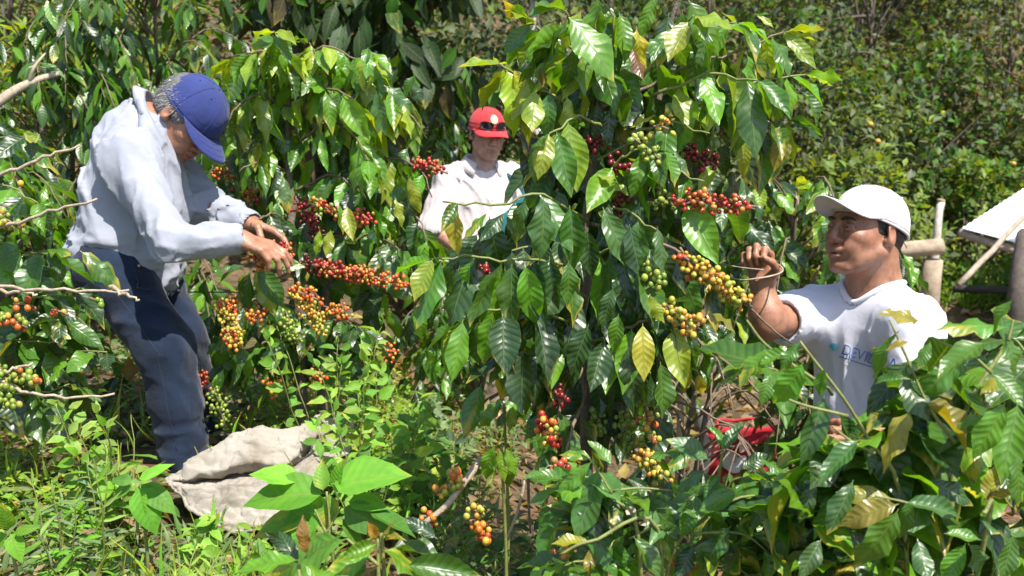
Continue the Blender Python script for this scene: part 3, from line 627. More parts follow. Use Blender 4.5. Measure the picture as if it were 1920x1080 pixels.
# ------------------------------------------------------------------ man in the white cap and T-shirt
def man_white():
    J = dict(neck=P(1640, 552, 2.96), pel=P(1655, 905, 3.04), sr=P(1530, 592, 3.04), sl=P(1706, 615, 2.82), er=P(1440, 606, 2.86), el=P(1738, 800, 2.74),
             wr=P(1430, 542, 2.86), wl=P(1660, 830, 2.64), hr=P(1610, 925, 3.09), hl=P(1690, 935, 3.00))
    gz = G(J['pel'][0], J['pel'][1])
    for s in 'lr':
        H = J['h'+s]; J['k'+s] = V(H[0], H[1]-.05, gz+.48); J['a'+s] = V(H[0]+.02, H[1]+.02, gz+.08)
    p = thing('person', (J['pel'][0], J['pel'][1], gz), 'man in white cap and white logo T-shirt touching a coffee twig', 'person', 'coffee pickers')
    f = Frame(P(1624, 434, 2.90), img(-.895, .10, .43), img(.10, .99, .03), 1.0)
    skin = body_prims(J, f)+head_prims(f, 1.08, 1.10)
    skin += [rc(J['neck']-nrm(J['neck']-J['pel'])*.02, f.w((-.03, 0, -.04)), .067, .060, .03)]
    for a in 'lr': skin += [rc(J['a'+a]-V(0, 0, .03), J['a'+a]+V(-.10, -.12, -.05), .036, .028, .02)]
    h1, tips = hand_prims(J['wr']+img(0, -.005, 0)*0, img(-.12, .99, .05), img(-.55, .0, .83), 1, curls=[(66, 84, 40), (58, 92, 48), (60, 92, 50), (62, 88, 50)], tcurl=70, sc=.95)
    h2, _ = hand_prims(J['wl'], img(-.95, .2, .2), img(0, -.3, -1), 1, curl=(30, 40, 30))
    bd = sd_part('body', skin+h1+h2, .0042, M_SKIN, p, colf=lambda v: skin_colour(v, f, (.335, .160, .098), (.24, .09, .07), .35)); eyes(f, p, (-.1, .1)); brows(f, p, M_HAIRB)
    nm = simple_mat('finger_nail', (.62, .42, .36), .3, .05)
    sd_part('hair', hair_prims(f, .0022)+[f.el((.014, s_*.0702, .008), (.013, .0026, .017), k=.006) for s_ in (-1, 1)], .004, M_HAIRB, p, None, [(f.w((.042, 0, 0)), f.F), (f.w((0, 0, -.052)), nrm(-f.U+f.F*.55))])
    wh = cloth_mat('white_cap_cotton', (.58, .555, .545), 700, .85, .04, .2)
    f2 = Frame(f.w((.0, 0, .0)), f.F*math.cos(.20)+f.U*math.sin(.20), f.U, 1.0)
    c = cap(f2, p, wh, wh, .075, .03, False, rad=(.111, .090, .093), curve=.030, brimdrop=-.012)
    lat, up, fw = torso_frame(J); Mx = np.stack([fw, nrm(np.cross(up, fw)), up])
    sh = [el(J['pel']*.30+J['neck']*.70, (.135, .178, .20), Mx, .05), el(J['pel']*.66+J['neck']*.34+fw*.015, (.148, .172, .2), Mx, .06), el(J['pel']*1.0, (.142, .175, .16), Mx, .05)]
    S, E = J['sr'], J['er']; a1 = S*.45+E*.55
    sh += [rc(S, J['neck']-up*.012, .072, .052, .05), rc(S, a1, .074, .070, .04), cut(rc(a1*.9+E*.1+(E-S)*.25, E+(E-S)*.9, .062, .075), .005)]
    S, E = J['sl'], J['el']; a2 = S*.45+E*.55
    sh += [rc(S, J['neck']-up*.012, .078, .052, .05), rc(S, a2, .076, .074, .04), cut(rc(a2+(E-S)*.25, E+(E-S)*.4, .064, .075), .005)]
    sh += [cut(rc(J['neck']+fw*.012-up*.02, J['neck']+fw*.02+up*.16, .078, .082), .004)]
    fa = folds(71, .014, 12, img(-.25, -1, 0), .15); fb = folds(77, .009, 13, img(.5, -1, 0), .35)
    def disp(v): t = np.clip(((v-J['pel'])@up)/.4, 0, 1); return (fa(v)*(1-.5*t)+fb(v)*.7*t)*np.clip((np.linalg.norm(v-J['neck']-fw*.02, axis=1)-.10)/.07, 0, 1)
    tee = cloth_mat('white_tshirt_cotton', (.60, .60, .67), 900, .85, .03, .15)
    so = sd_part('t_shirt', sh, .006, tee, p, disp, [(J['pel']-up*.12, -up)])
    mb = MB(); ax = nrm(f.w((-.03, 0, -.05))-J['neck']+up*.25-fw*.06); fx = nrm(fw-ax*np.dot(fw, ax)); lx = np.cross(ax, fx); th = np.linspace(0, 2*math.pi, 41)
    solid = [q for q in sh if q[0] != 'cut']
    ring = np.array([march(solid, None, J['neck']+fw*.012+fx*math.cos(t)*.082+lx*math.sin(t)*.078+ax*.2, -ax) for t in th]); ring[-1] = ring[0]
    mb.tube(ring+ax*.001, .0085, 8, cap=False); mb.build('neck_band', tee, so)
    # printed logo DEVIDA with a teal mark
    def put_on(vec, off=.0055):
        q = march(sh, disp, vec-FW*.35, FW); return q-FW*off
    cu = bpy.data.curves.new('logo', 'FONT'); cu.body = 'DEVIDA'; cu.size = 1.0; cu.resolution_u = 3; tmp = bpy.data.objects.new('logo_tmp', cu); C.objects.link(tmp)
    bpy.context.view_layer.update(); me0 = bpy.data.meshes.new_from_object(tmp.evaluated_get(bpy.context.evaluated_depsgraph_get()))
    vs = np.array([v.co[:] for v in me0.vertices]); fs = [tuple(q.vertices) for q in me0.polygons]; bpy.data.objects.remove(tmp); 
    vs[:, 0] /= vs[:, 0].max(); vs[:, 1] /= .72
    o0 = P(1596, 667, 2.82); ex = P(1660, 690, 2.82)-o0; ey = P(1600, 646, 2.82)-o0
    vv = np.array([put_on(o0+ex*a+ey*b*.95) for a, b in vs[:, :2]])
    lm = simple_mat('logo_blue_print', (.13, .22, .52), .7, .05)
    link('logo_lettering', mesh_from('logo_lettering', rel(p, vv), fs, lm, False), so)
    th = np.arange(14)*2*math.pi/14; cen = P(1587, 655, 2.82)
    vv = np.array([put_on(cen+ (RT*math.cos(t)*.0085*(1 if math.sin(t) > -.2 else .7)+UP*math.sin(t)*.0105)) for t in th]+[put_on(cen)])
    link('logo_mark', mesh_from('logo_mark', rel(p, vv), np.stack([np.full(14, 14), np.arange(14), (np.arange(14)+1) % 14], -1), simple_mat('logo_teal_print', (.10, .42, .52), .7, .05), False), so)
    vv = np.array([put_on(o0+ex*t+ey*(-.32+b)) for t in np.linspace(0, 1, 14) for b in (0, .09)]); i = np.arange(13)*2
    link('logo_line', mesh_from('logo_line', rel(p, vv), np.stack([i, i+2, i+3, i+1], -1), lm, False), so)
    gr = cloth_mat('grey_work_trousers', (.10, .10, .11), 900, .9, .1)
    je = [el(J['pel']-up*.06, (.13, .165, .13), Mx, .05)]
    for s in 'lr': je += [rc(J['h'+s], J['k'+s], .10, .08, .05), rc(J['k'+s], J['a'+s]-V(0, 0, .03), .08, .072, .03)]
    sd_part('trousers', je, .010, gr, p, folds(81, .008, 12, (1, 0, .1), .4), [(J['pel']-up*.02, up)])
    shm = simple_mat('black_boot', (.03, .028, .026), .5, .3)
    for a in 'lr':
        A_ = J['a'+a]; sd_part('boot', [el(A_+V(-.05, -.05, -.035), (.12, .05, .04), np.array(rotz(.8)), .02), rc(A_-V(0, 0, .03), A_+V(0, 0, .06), .05, .052, .03)], .009, shm, p)
    return p, tips
# ================================================================== PLANTS
def leaf_mat(name, obj_colour, rough=0.36, transl=0.40, veins=1.0, spec=0.8, blotch=1.0):
    m, n, l, b = new_mat(name); out = n['Material Output']
    if obj_colour:
        oi = n.new('ShaderNodeObjectInfo'); colr, rnd = oi.outputs['Color'], oi.outputs['Random']
    else:
        at = N(n, 'ShaderNodeAttribute', attribute_name='Col'); colr, rnd = at.outputs['Color'], at.outputs['Alpha']
    uv = N(n, 'ShaderNodeUVMap'); sx = n.new('ShaderNodeSeparateXYZ'); l.new(uv.outputs[0], sx.inputs[0])
    def M(op, a, b_=None, c=None, clamp=False):
        k = N(n, 'ShaderNodeMath', operation=op, use_clamp=clamp)
        for i, x in enumerate((a, b_, c)):
            if x is None: continue
            if hasattr(x, 'links'): l.new(x, k.inputs[i])
            else: k.inputs[i].default_value = x
        return k.outputs[0]
    t, u = sx.outputs[0], M('ABSOLUTE', M('MULTIPLY_ADD', sx.outputs[1], 2.0, -1.0))
    off = M('MULTIPLY', rnd, 37.0); cx = n.new('ShaderNodeCombineXYZ'); l.new(t, cx.inputs[0]); l.new(sx.outputs[1], cx.inputs[1]); l.new(off, cx.inputs[2])
    nz = N(n, 'ShaderNodeTexNoise', i_Scale=3.2, i_Detail=5.0); l.new(cx.outputs[0], nz.inputs['Vector'])
    rp = ramp(n, [(0.25, (0.72, 0.76, 0.7)), (0.75, (1.25, 1.2, 1.2))]); l.new(nz.outputs['Fac'], rp.inputs[0])
    c1 = mixc(n, l, 1.0, colr, rp.outputs[0], 'MULTIPLY')
    ph0 = M('MULTIPLY', M('SUBTRACT', t, M('MULTIPLY', u, 0.16)), 2*math.pi*8.5); sv = M('MULTIPLY_ADD', M('SINE', ph0), 0.5, 0.5)
    c1 = mixc(n, l, M('MULTIPLY', M('POWER', sv, 5.0), 0.16*veins), c1, (0.22, 0.30, 0.06))
    # pale midrib
    mid = M('SMOOTH_MIN', M('MULTIPLY', u, 14.0), 1.0, 0.3); mid = M('SUBTRACT', 1.0, mid, clamp=True)
    c2 = mixc(n, l, M('MULTIPLY', mid, 0.55), c1, (0.20, 0.27, 0.06))
    # yellowing and scorched margins / tips on some leaves
    n2 = N(n, 'ShaderNodeTexNoise', i_Scale=2.3, i_Detail=4.0); cy = n.new('ShaderNodeCombineXYZ'); l.new(t, cy.inputs[0]); l.new(sx.outputs[1], cy.inputs[1]); l.new(M('MULTIPLY', rnd, 91.0), cy.inputs[2]); l.new(cy.outputs[0], n2.inputs['Vector'])
    edge = M('ADD', M('MULTIPLY', M('POWER', u, 4.0), 0.10), M('MULTIPLY', M('POWER', t, 5.0), 0.40))
    amt = M('MULTIPLY', M('SUBTRACT', M('FRACT', M('MULTIPLY', rnd, 13.7)), 0.50), 0.9)
    yl = M('MULTIPLY', M('SUBTRACT', M('ADD', M('ADD', n2.outputs['Fac'], edge), amt), 0.97), 7.0*blotch, clamp=True)
    c3 = mixc(n, l, M('MULTIPLY', yl, .85), c2, (0.42, 0.36, 0.045))
    br = M('MULTIPLY', M('SUBTRACT', M('ADD', M('ADD', n2.outputs['Fac'], edge), amt), 1.22), 9.0*blotch, clamp=True)
    c4 = mixc(n, l, br, c3, (0.16, 0.075, 0.03))
    sp = N(n, 'ShaderNodeTexNoise', i_Scale=17.0, i_Detail=2.0); l.new(cy.outputs[0], sp.inputs['Vector'])
    spm = M('MULTIPLY', M('SUBTRACT', M('ADD', sp.outputs['Fac'], M('MULTIPLY', M('FRACT', M('MULTIPLY', rnd, 7.3)), 0.14)), 0.80), 14.0*blotch, clamp=True)
    c4 = mixc(n, l, M('MULTIPLY', spm, .8), c4, (0.13, 0.075, 0.03))
    l.new(c4, b.inputs['Base Color']); b.inputs['Coat Weight'].default_value = 0.30*(1 if spec > .5 else 0); b.inputs['Coat Roughness'].default_value = 0.30
    b.inputs['Roughness'].default_value = rough; b.inputs['Specular IOR Level'].default_value = spec
    # lateral veins: raised ribs sweeping towards the tip
    ph = M('MULTIPLY', M('SUBTRACT', t, M('MULTIPLY', u, 0.16)), 2*math.pi*8.5); wv = M('POWER', M('MULTIPLY_ADD', M('SINE', ph), 0.5, 0.5), 0.6)
    hgt = M('ADD', M('MULTIPLY', wv, M('SUBTRACT', 1.0, M('MULTIPLY', mid, 1.0))), M('MULTIPLY', mid, -0.6)); hgt = M('ADD', hgt, M('MULTIPLY', nz.outputs['Fac'], 1.2))
    bp = N(n, 'ShaderNodeBump', i_Strength=0.24*veins, i_Distance=0.004); l.new(hgt, bp.inputs['Height']); l.new(bp.outputs[0], b.inputs['Normal'])
    tr = n.new('ShaderNodeBsdfTranslucent'); ty = mixc(n, l, 1.0, c4, (2.1, 1.8, .45), 'MULTIPLY'); l.new(ty, tr.inputs[0])
    mx = n.new('ShaderNodeMixShader'); mx.inputs[0].default_value = transl; l.new(b.outputs[0], mx.inputs[1]); l.new(tr.outputs[0], mx.inputs[2]); l.new(mx.outputs[0], out.inputs[0])
    return m
M_LEAF = leaf_mat('coffee_leaf', True); M_LEAFJ = leaf_mat('coffee_leaf_mass', False)
M_SOFT = leaf_mat('weed_leaf', True, 0.55, 0.34, 0.6, 0.3, 0.55); M_SOFTJ = leaf_mat('weed_leaf_mass', False, 0.55, 0.34, 0.4, 0.3, 0.4)
def fruit_mat(name, obj_colour):
    m, n, l, b = new_mat(name)
    if obj_colour: s = n.new('ShaderNodeObjectInfo').outputs['Color']
    else: s = N(n, 'ShaderNodeAttribute', attribute_name='Col').outputs['Color']
    tc = n.new('ShaderNodeTexCoord'); nz = N(n, 'ShaderNodeTexNoise', i_Scale=90.0, i_Detail=3.0); l.new(tc.outputs['Object'], nz.inputs['Vector'])
    rp = ramp(n, [(0.3, (.75, .7, .65)), (0.7, (1.2, 1.2, 1.1))]); l.new(nz.outputs['Fac'], rp.inputs[0]); l.new(mixc(n, l, 1.0, s, rp.outputs[0], 'MULTIPLY'), b.inputs['Base Color'])
    b.inputs['Roughness'].default_value = .28; b.inputs['Specular IOR Level'].default_value = .5; return m
M_FRUIT = fruit_mat('coffee_cherry', True); M_FRUITJ = fruit_mat('coffee_cherry_cluster', False)
M_TWIG = simple_mat('twig_bark', (.16, .115, .075), .8, .4, 60, .5, 250); M_GTWIG = simple_mat('green_twig', (.17, .19, .05), .6, .3, 60, .3, 250)
M_BARK = simple_mat('stem_bark', (.13, .10, .075), .9, .4, 40, .8, 160); M_DEAD = simple_mat('dead_twig_bark', (.38, .30, .22), .85, .35, 60, .6, 250)
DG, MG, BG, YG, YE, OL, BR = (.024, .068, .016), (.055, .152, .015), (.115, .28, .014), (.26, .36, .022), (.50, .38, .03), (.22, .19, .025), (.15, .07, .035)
def jit(c, a=.25):
    k = 1+R.uniform(-a, a); return tuple(max(0, x*k*(1+R.uniform(-.1, .1))) for x in c)
def leaf_shape(W=.20, droop=.12, fold=.10, wave=.02, curl=0.0, nseg=7, na=4, power=.85, tip=.12, pet=.06, seed=0, twist=0.0):
    rr = np.random.RandomState(seed); vs = [(0, 0, 0, 0)]; us = []
    ts = np.linspace(0, 1, nseg+1); rows = []
    ph1, ph2, fr = rr.uniform(0, 6), rr.uniform(0, 6), rr.uniform(9, 17)
    V_, U_ = [], []
    for t in ts:
        wd = W*max(0.0, math.sin(math.pi*min(1, t**power)))**.85
        if t > 1-tip*2: wd *= .55+.45*(1-t)/(tip*2)
        if t == 0: wd = W*.035
        wd = max(wd, .0035)
        for j in range(na+1):
            u = -1+2*j/na; a = abs(u); s_ = 1 if u > 0 else -1
            y = u*wd*(1-.10*fold*a); z = fold*a*wd*1.6-droop*t*t+wave*math.sin(t*fr+(ph1 if u > 0 else ph2))*a**1.5*min(1, wd/W*1.3)+curl*a*a*wd
            x = pet+t*(1-pet)-droop*droop*.5*t**3; ang = twist*t
            V_.append((x, y*math.cos(ang)-z*math.sin(ang)*.3, z+y*math.sin(ang))); U_.append((t, .5+.5*u))
    k = na+1; f = []
    for i in range(nseg):
        for j in range(na): f.append((i*k+j, i*k+j+1, (i+1)*k+j+1, (i+1)*k+j))
    f = [q[::-1] for q in f]
    b = len(V_); V_ += [(0, -.006, 0), (0, .006, 0), (pet, .008, .001), (pet, -.008, .001)]; U_ += [(.02, .5)]*4; f.append((b, b+1, b+2, b+3)[::-1])
    v = np.array(V_); f = np.array(f)
    f = np.flip(f, 1)
    return v, f, np.array(U_)
def variants(kind, mat):
    out = []
    for i in range(14):
        rr = random.Random(i+10*len(kind))
        if kind == 'coffee': s = leaf_shape(rr.uniform(.19, .245), rr.uniform(-.08, .42), rr.uniform(-.05, .42), rr.uniform(.03, .085), rr.uniform(-.5, .25), 9, 4, rr.uniform(.78, .95), .13, .05, i, rr.uniform(-.45, .45))
        elif kind == 'broad': s = leaf_shape(rr.uniform(.27, .31), rr.uniform(.05, .25), rr.uniform(.05, .25), .012, -.1, 8, 4, .62, .12, .05, i, rr.uniform(-.12, .12))
        elif kind == 'small': s = leaf_shape(rr.uniform(.15, .31), rr.uniform(.0, .45), rr.uniform(0, .35), rr.uniform(.0, .04), 0, 4, 2, rr.uniform(.55, .9), .14, .12, i, rr.uniform(-.5, .5))
        elif kind == 'far': s = leaf_shape(rr.uniform(.16, .20), rr.uniform(.05, .4), rr.uniform(.05, .35), .03, 0, 4, 2, .85, .13, .05, i, rr.uniform(-.3, .3))
        out.append(s)
    return out
SH = {k: variants(k, None) for k in ('coffee', 'broad', 'small', 'far')}
MESHES = {}
def leaf_meshes(kind, mat):
    key = (kind, mat.name)
    if key not in MESHES: MESHES[key] = [mesh_from('leaf', v, f, mat, True, uv) for v, f, uv in SH[kind]]
    return MESHES[key]
def basis(d, n):
    d = nrm(d); n = np.asarray(n, float); n = n-d*np.dot(n, d); n = nrm(n); return d, np.cross(n, d), n
def leaf_mass(name, L, mat, kind, parent=None, stuff=True):
    """L: list of (base, dir, normal, length, colour); ONE joined mesh"""
    if not L: return None
    base = np.array([q[0] for q in L]); d = np.array([q[1] for q in L]); n = np.array([q[2] for q in L]); ln = np.array([q[3] for q in L]); col = np.array([q[4] for q in L])
    d /= np.linalg.norm(d, axis=1)[:, None]+1e-9; n = n-d*(n*d).sum(1)[:, None]; n /= np.linalg.norm(n, axis=1)[:, None]+1e-9; y = np.cross(n, d)
    rr = np.random.RandomState(3); var = rr.randint(0, len(SH[kind]), len(L)); rnd = rr.rand(len(L)); Vs, Fs, Us, Cs = [], [], [], []; off = 0
    for k, (v, f, uv) in enumerate(SH[kind]):
        ix = np.where(var == k)[0]
        if not len(ix): continue
        p = base[ix][:, None]+ln[ix][:, None, None]*(v[None, :, 0:1]*d[ix][:, None]+v[None, :, 1:2]*y[ix][:, None]+v[None, :, 2:3]*n[ix][:, None])
        Vs.append(p.reshape(-1, 3)); Fs.append((f[None]+(np.arange(len(ix))*len(v))[:, None, None]+off).reshape(-1, f.shape[1])); off += len(ix)*len(v)
        Us.append(np.tile(uv, (len(ix), 1))); Cs.append(np.repeat(np.concatenate([col[ix], rnd[ix][:, None]], 1), len(v), 0))
    v = np.concatenate(Vs); v = rel(parent, v) if parent is not None else v
    o = link(name, mesh_from(name, v, np.concatenate(Fs), mat, True, np.concatenate(Us), np.concatenate(Cs)), parent)
    if stuff: o['kind'] = 'stuff'
    return o
def proj(p):
    q = np.asarray(p)-EYE; z = max(q@FW, .05); return 960+FPX*(q@RT)/z, 540-FPX*(q@UP)/z, z
def hits(p, rects):
    x, y, z = proj(p); return any(x0 < x < x1 and y0 < y < y1 and z < zm for x0, y0, x1, y1, zm in rects)
W_RED = (785, 175, 962, 462, 5.2); W_WHITE = (1392, 325, 1790, 770, 2.75); W_BAG = (1275, 760, 1492, 895, 4.7); W_SHIRT = (1470, 500, 1625, 785, 2.75); W_SACK = (300, 790, 655, 985, 3.1); W_LEG = (215, 520, 400, 865, 3.3); W_BLUE = (255, 95, 545, 480, 3.5); W_SOIL = (1240, 700, 1420, 800, 4.5)
def in_view(p, m=60):
    q = np.asarray(p)-EYE; z = q@FW
    if z < .2: return False
    x = 960+FPX*(q@RT)/z; y = 540-FPX*(q@UP)/z
    return -m < x < 1920+m and -m < y < 1080+m
CH = {}
def cherry_mesh():
    if 'm' not in CH:
        mb = MB(); ball(mb, (0, 0, 0), 1.0, 6, 8, squash=(1, 1, 1.12)); v = np.concatenate(mb.v); f4 = np.concatenate(mb.f4); f3 = np.concatenate(mb.f3)
        me = bpy.data.meshes.new('cherry'); me.from_pydata([tuple(q) for q in v], [], [tuple(q) for q in f4.tolist()]+[tuple(q) for q in f3.tolist()]); me.update()
        me.polygons.foreach_set('use_smooth', np.ones(len(me.polygons), bool)); me.materials.append(M_FRUIT); CH['m'] = me; CH['g'] = (v, f4, f3)
    return CH['m']
PAL = dict(red=[(.36, .03, .025), (.42, .06, .035), (.26, .018, .018), (.46, .11, .04), (.40, .2, .05)], dark=[(.12, .008, .014), (.16, .01, .015), (.09, .008, .012), (.24, .015, .015)],
           orange=[(.50, .12, .025), (.52, .20, .03), (.45, .06, .02), (.50, .30, .04)], yellow=[(.52, .34, .05), (.42, .36, .05), (.50, .24, .04), (.30, .32, .05)],
           green=[(.20, .27, .04), (.14, .22, .035), (.28, .32, .05), (.17, .25, .04)], mix=[(.40, .03, .02), (.50, .3, .05), (.26, .3, .05), (.5, .14, .03), (.34, .02, .02)],
           orgreen=[(.50, .12, .025), (.25, .3, .05), (.5, .3, .05), (.2, .27, .04)])
class Plant:
    def __init__(s, name, base, label, cat, group=None, kind='coffee', mat=None, matj=None, maxleaf=300):
        s.o = thing(name, base, label, cat, group); s.leaves = []; s.twigs = []; s.kind = kind; s.mat = mat or M_LEAF; s.matj = matj or M_LEAFJ; s.maxleaf = maxleaf; s.ncherry = 0; s.far = 'coffee'; s.avoid = []; s.yw = (.80, 1.14); s.sunny = []
    def leaf(s, b, d, n, L, c, pri=0):
        for q in s.sunny:
            v = np.asarray(b)+nrm(d)*L*.55-q; t = v@TO_SUN
            if t > .05 and np.linalg.norm(v-TO_SUN*t) < .12: return
        if s.avoid and not pri and hits(np.asarray(b)+nrm(d)*L*.55, s.avoid): return
        s.leaves.append((np.asarray(b, float), nrm(d), np.asarray(n, float), L, c, pri))
    def pleaf(s, bx, by, tx, ty, dep, c, roll=None, dd=None, wide=1.0, depj=.05):
        dep = dep+R.uniform(-depj, depj); b = P(bx, by, dep); dd = R.uniform(-.035, .02) if dd is None else dd; t = P(tx, ty, dep+dd); v = t-b; L = np.linalg.norm(v)
        rl = R.uniform(-.55, .55) if roll is None else roll
        n = -FW*.6+UP*.7; n = n-nrm(v)*np.dot(n, nrm(v)); n = nrm(n); sd = np.cross(nrm(v), n); n = n*math.cos(rl)+sd*math.sin(rl)
        s.leaf(b, v, n, L*1.04, jit(c, .2), 1)
    def stem(s, pts, r0, r1, mat=None, n=8, seg=None, name='stem', wob=.0):
        pts = spline(pts, seg or max(6, 5*len(pts)))
        if wob: pts[1:-1] += np.random.RandomState(len(s.twigs)).normal(size=(len(pts)-2, 3))*wob
        mb = MB(); mb.tube(pts, np.linspace(r0, r1, len(pts)), n); o = mb.build(name, mat or M_BARK, s.o); return pts
    def branch(s, pts, r0=.005, r1=.002, mat=None, npair=6, L=.14, cols=((MG, 1),), start=.3, droop=.8, seg=14, spread=.8, jitter=.25, leaves=True, name='branch', up=V(0, 0, 1)):
        pts = s.stem(pts, r0, r1, mat or M_TWIG, 6, seg, name, .003)
        if not leaves: return pts
        for i in range(npair):
            f = start+(1-start)*(i+.5)/npair; k = min(int(f*(seg-1)), seg-2); p = pts[k]+(pts[k+1]-pts[k])*(f*(seg-1)-k); tan = nrm(pts[k+1]-pts[k]); sd = nrm(np.cross(tan, up))
            for sg in (-1, 1):
                if R.random() < .1: continue
                dr = droop*R.uniform(.45, 1.35); d = nrm(sd*sg*spread*R.uniform(.6, 1.2)+tan*R.uniform(.2, .7)-up*dr+np.array([R.gauss(0, jitter) for _ in range(3)])*.5)
                n = up*.7+tan*.35+sd*sg*.45+np.array([R.gauss(0, jitter) for _ in range(3)])
                s.leaf(p, d, n, L*R.uniform(.7, 1.12), jit(pick(cols), .25))
        d = nrm(pts[-1]-pts[-2])                                                      # terminal pair
        for sg in (-1, 1): s.leaf(pts[-1], d+np.array([R.gauss(0, .35) for _ in range(3)])-up*droop*.4, up+np.array([R.gauss(0, .3) for _ in range(3)]), L*R.uniform(.45, .8), jit(pick(cols), .2))
        return pts
    def fruit(s, x0, y0, x1, y1, dep, n, pal, r=.0078, single=False, wid=2.0, dep1=None):
        a = P(x0, y0, dep); b = P(x1, y1, dep if dep1 is None else dep1); ln = np.linalg.norm(b-a)
        mb = MB(); mb.tube(spline([a-(b-a)*.15, (a+b)/2+V(0, 0, .003), b+(b-a)*.15+V(0, 0, 1e-4)], 6), .003, 5); tw = mb.build('fruiting_twig', M_TWIG, s.o)
        pts = []; rr = []
        for i in range(n*6):
            if len(pts) >= n: break
            nn_ = max(2, int(ln/.026)); f_ = (R.randrange(nn_)+.5)/nn_+R.gauss(0, .16)/nn_
            q = a+(b-a)*f_+nrm([R.gauss(0, 1) for _ in range(3)])*r*R.uniform(.7, wid)
            rad = r*R.uniform(.66, 1.12)
            if all(np.linalg.norm(q-o) > (rad+ro)*.80 for o, ro in zip(pts, rr)): pts.append(q); rr.append(rad)
        cherry_mesh(); cols = [jit(R.choice(PAL[pal]), .18) for _ in pts]
        if single and s.ncherry+len(pts) <= 300:
            for q, rad, c in zip(pts, rr, cols):
                o = bpy.data.objects.new('cherry', CH['m']); C.objects.link(o); o.parent = tw; o.location = rel(tw, q); o.scale = (rad*R.uniform(.88, 1), rad*R.uniform(.88, 1), rad*R.uniform(.95, 1.15)); o.rotation_euler = (R.uniform(0, 3), R.uniform(0, 3), 0); o.color = (*c, 1)
            s.ncherry += len(pts)
        elif pts:
            mb = MB(); v, f4, f3 = CH['g']
            for q, rad, c in zip(pts, rr, cols): b0 = mb.n; mb.add(v*rad+q, f4, (*c, 1)); mb.f3.append(f3+b0)
            o = mb.build('cherries', M_FRUITJ, tw); o['kind'] = 'stuff'
    def finish(s, mass='foliage'):
        L = s.leaves
        if not L: return s.o
        sc_ = [(-(q[5]*5+(1 if in_view(q[0]+q[1]*q[3]*.5, 20) else -9)+q[3]/max(.3, (q[0]-EYE)@FW)*3), i) for i, q in enumerate(L)]; sc_.sort()
        ind = [i for _, i in sc_[:s.maxleaf]]; rest = [i for _, i in sc_[s.maxleaf:]]
        ms = leaf_meshes(s.kind, s.mat)
        for i in ind:
            b, d, n, ln, c, _ = L[i]; X, Y, Z = basis(d, n); o = bpy.data.objects.new('leaf', ms[R.randrange(len(ms))]); C.objects.link(o); o.parent = s.o
            lb = rel(s.o, b); Y = Y*R.uniform(*s.yw); Z = Z*R.choice((1, 1, 1.3)); o.matrix_local = Matrix(((X[0]*ln, Y[0]*ln, Z[0]*ln, lb[0]), (X[1]*ln, Y[1]*ln, Z[1]*ln, lb[1]), (X[2]*ln, Y[2]*ln, Z[2]*ln, lb[2]), (0, 0, 0, 1))); o.color = (*c, 1)
        if rest: leaf_mass(mass, [L[i][:5] for i in rest], s.matj, s.far, s.o)
        return s.o
def pick(cols):
    t = sum(w_ for _, w_ in cols); x = R.random()*t
    for c, w_ in cols:
        x -= w_
        if x <= 0: return c
    return cols[-1][0]
def coffee_bush(base, height, label, nbr=26, L=.14, cols=((DG, 3), (MG, 4), (BG, 1)), spread=.75, maxleaf=300, group=None, lean=V(0, 0, 0), low=.15, npair=6, stems=2, kind='coffee', droop=.8, toward=None, name='coffee_bush', fruit=0, avoid=()):
    """a whole coffee shrub from its stems up: tiers of drooping side branches"""
    b = Plant(name, base, label, 'coffee bush', group); b.maxleaf = maxleaf; b.yw = (.66, .95); b.avoid = list(avoid); b.kind = kind; b.far = 'far' if kind == 'far' else 'coffee'
    base = np.asarray(base, float); tops = []
    for k in range(stems):
        tp = base+V(R.uniform(-.12, .12), R.uniform(-.12, .12), height*R.uniform(.88, 1.0))+lean
        tops.append(b.stem([base+V(R.uniform(-.04, .04), R.uniform(-.04, .04), -.05), (base+tp)/2+V(R.uniform(-.05, .05), R.uniform(-.05, .05), 0), tp], .018, .006, M_BARK, 7))
    for i in range(nbr):
        st = tops[i % stems]; f = low+(1-low)*(i+R.random())/nbr; k = min(int(f*(len(st)-1)), len(st)-2); p = st[k]
        a = i*2.4+R.uniform(-.5, .5)
        if toward is not None and R.random() < .45: a = toward+R.uniform(-1.1, 1.1)
        ln = spread*(1.08-.62*f)*R.uniform(.7, 1.15); d = V(math.cos(a), math.sin(a), 0); rise = .25*f+.02
        pts = [p, p+d*ln*.45+V(0, 0, ln*(.18+rise)), p+d*ln*.8+V(0, 0, ln*(.10+rise*.8)), p+d*ln+V(0, 0, -ln*.12+rise*ln*.5)]
        q = b.branch(pts, .005, .0018, M_TWIG, npair, L, cols, .22, droop, 10)
    for k in range(stems): 
        st = tops[k]; 
        for i in range(6): a = R.uniform(0, 6.28); b.leaf(st[-1], V(math.cos(a), math.sin(a), R.uniform(-.6, .8)), V(0, 0, 1)+V(R.gauss(0, .3), R.gauss(0, .3), 0), L*R.uniform(.6, 1), jit(pick(((BG, 1), (YG, 1))), .2))
    return b
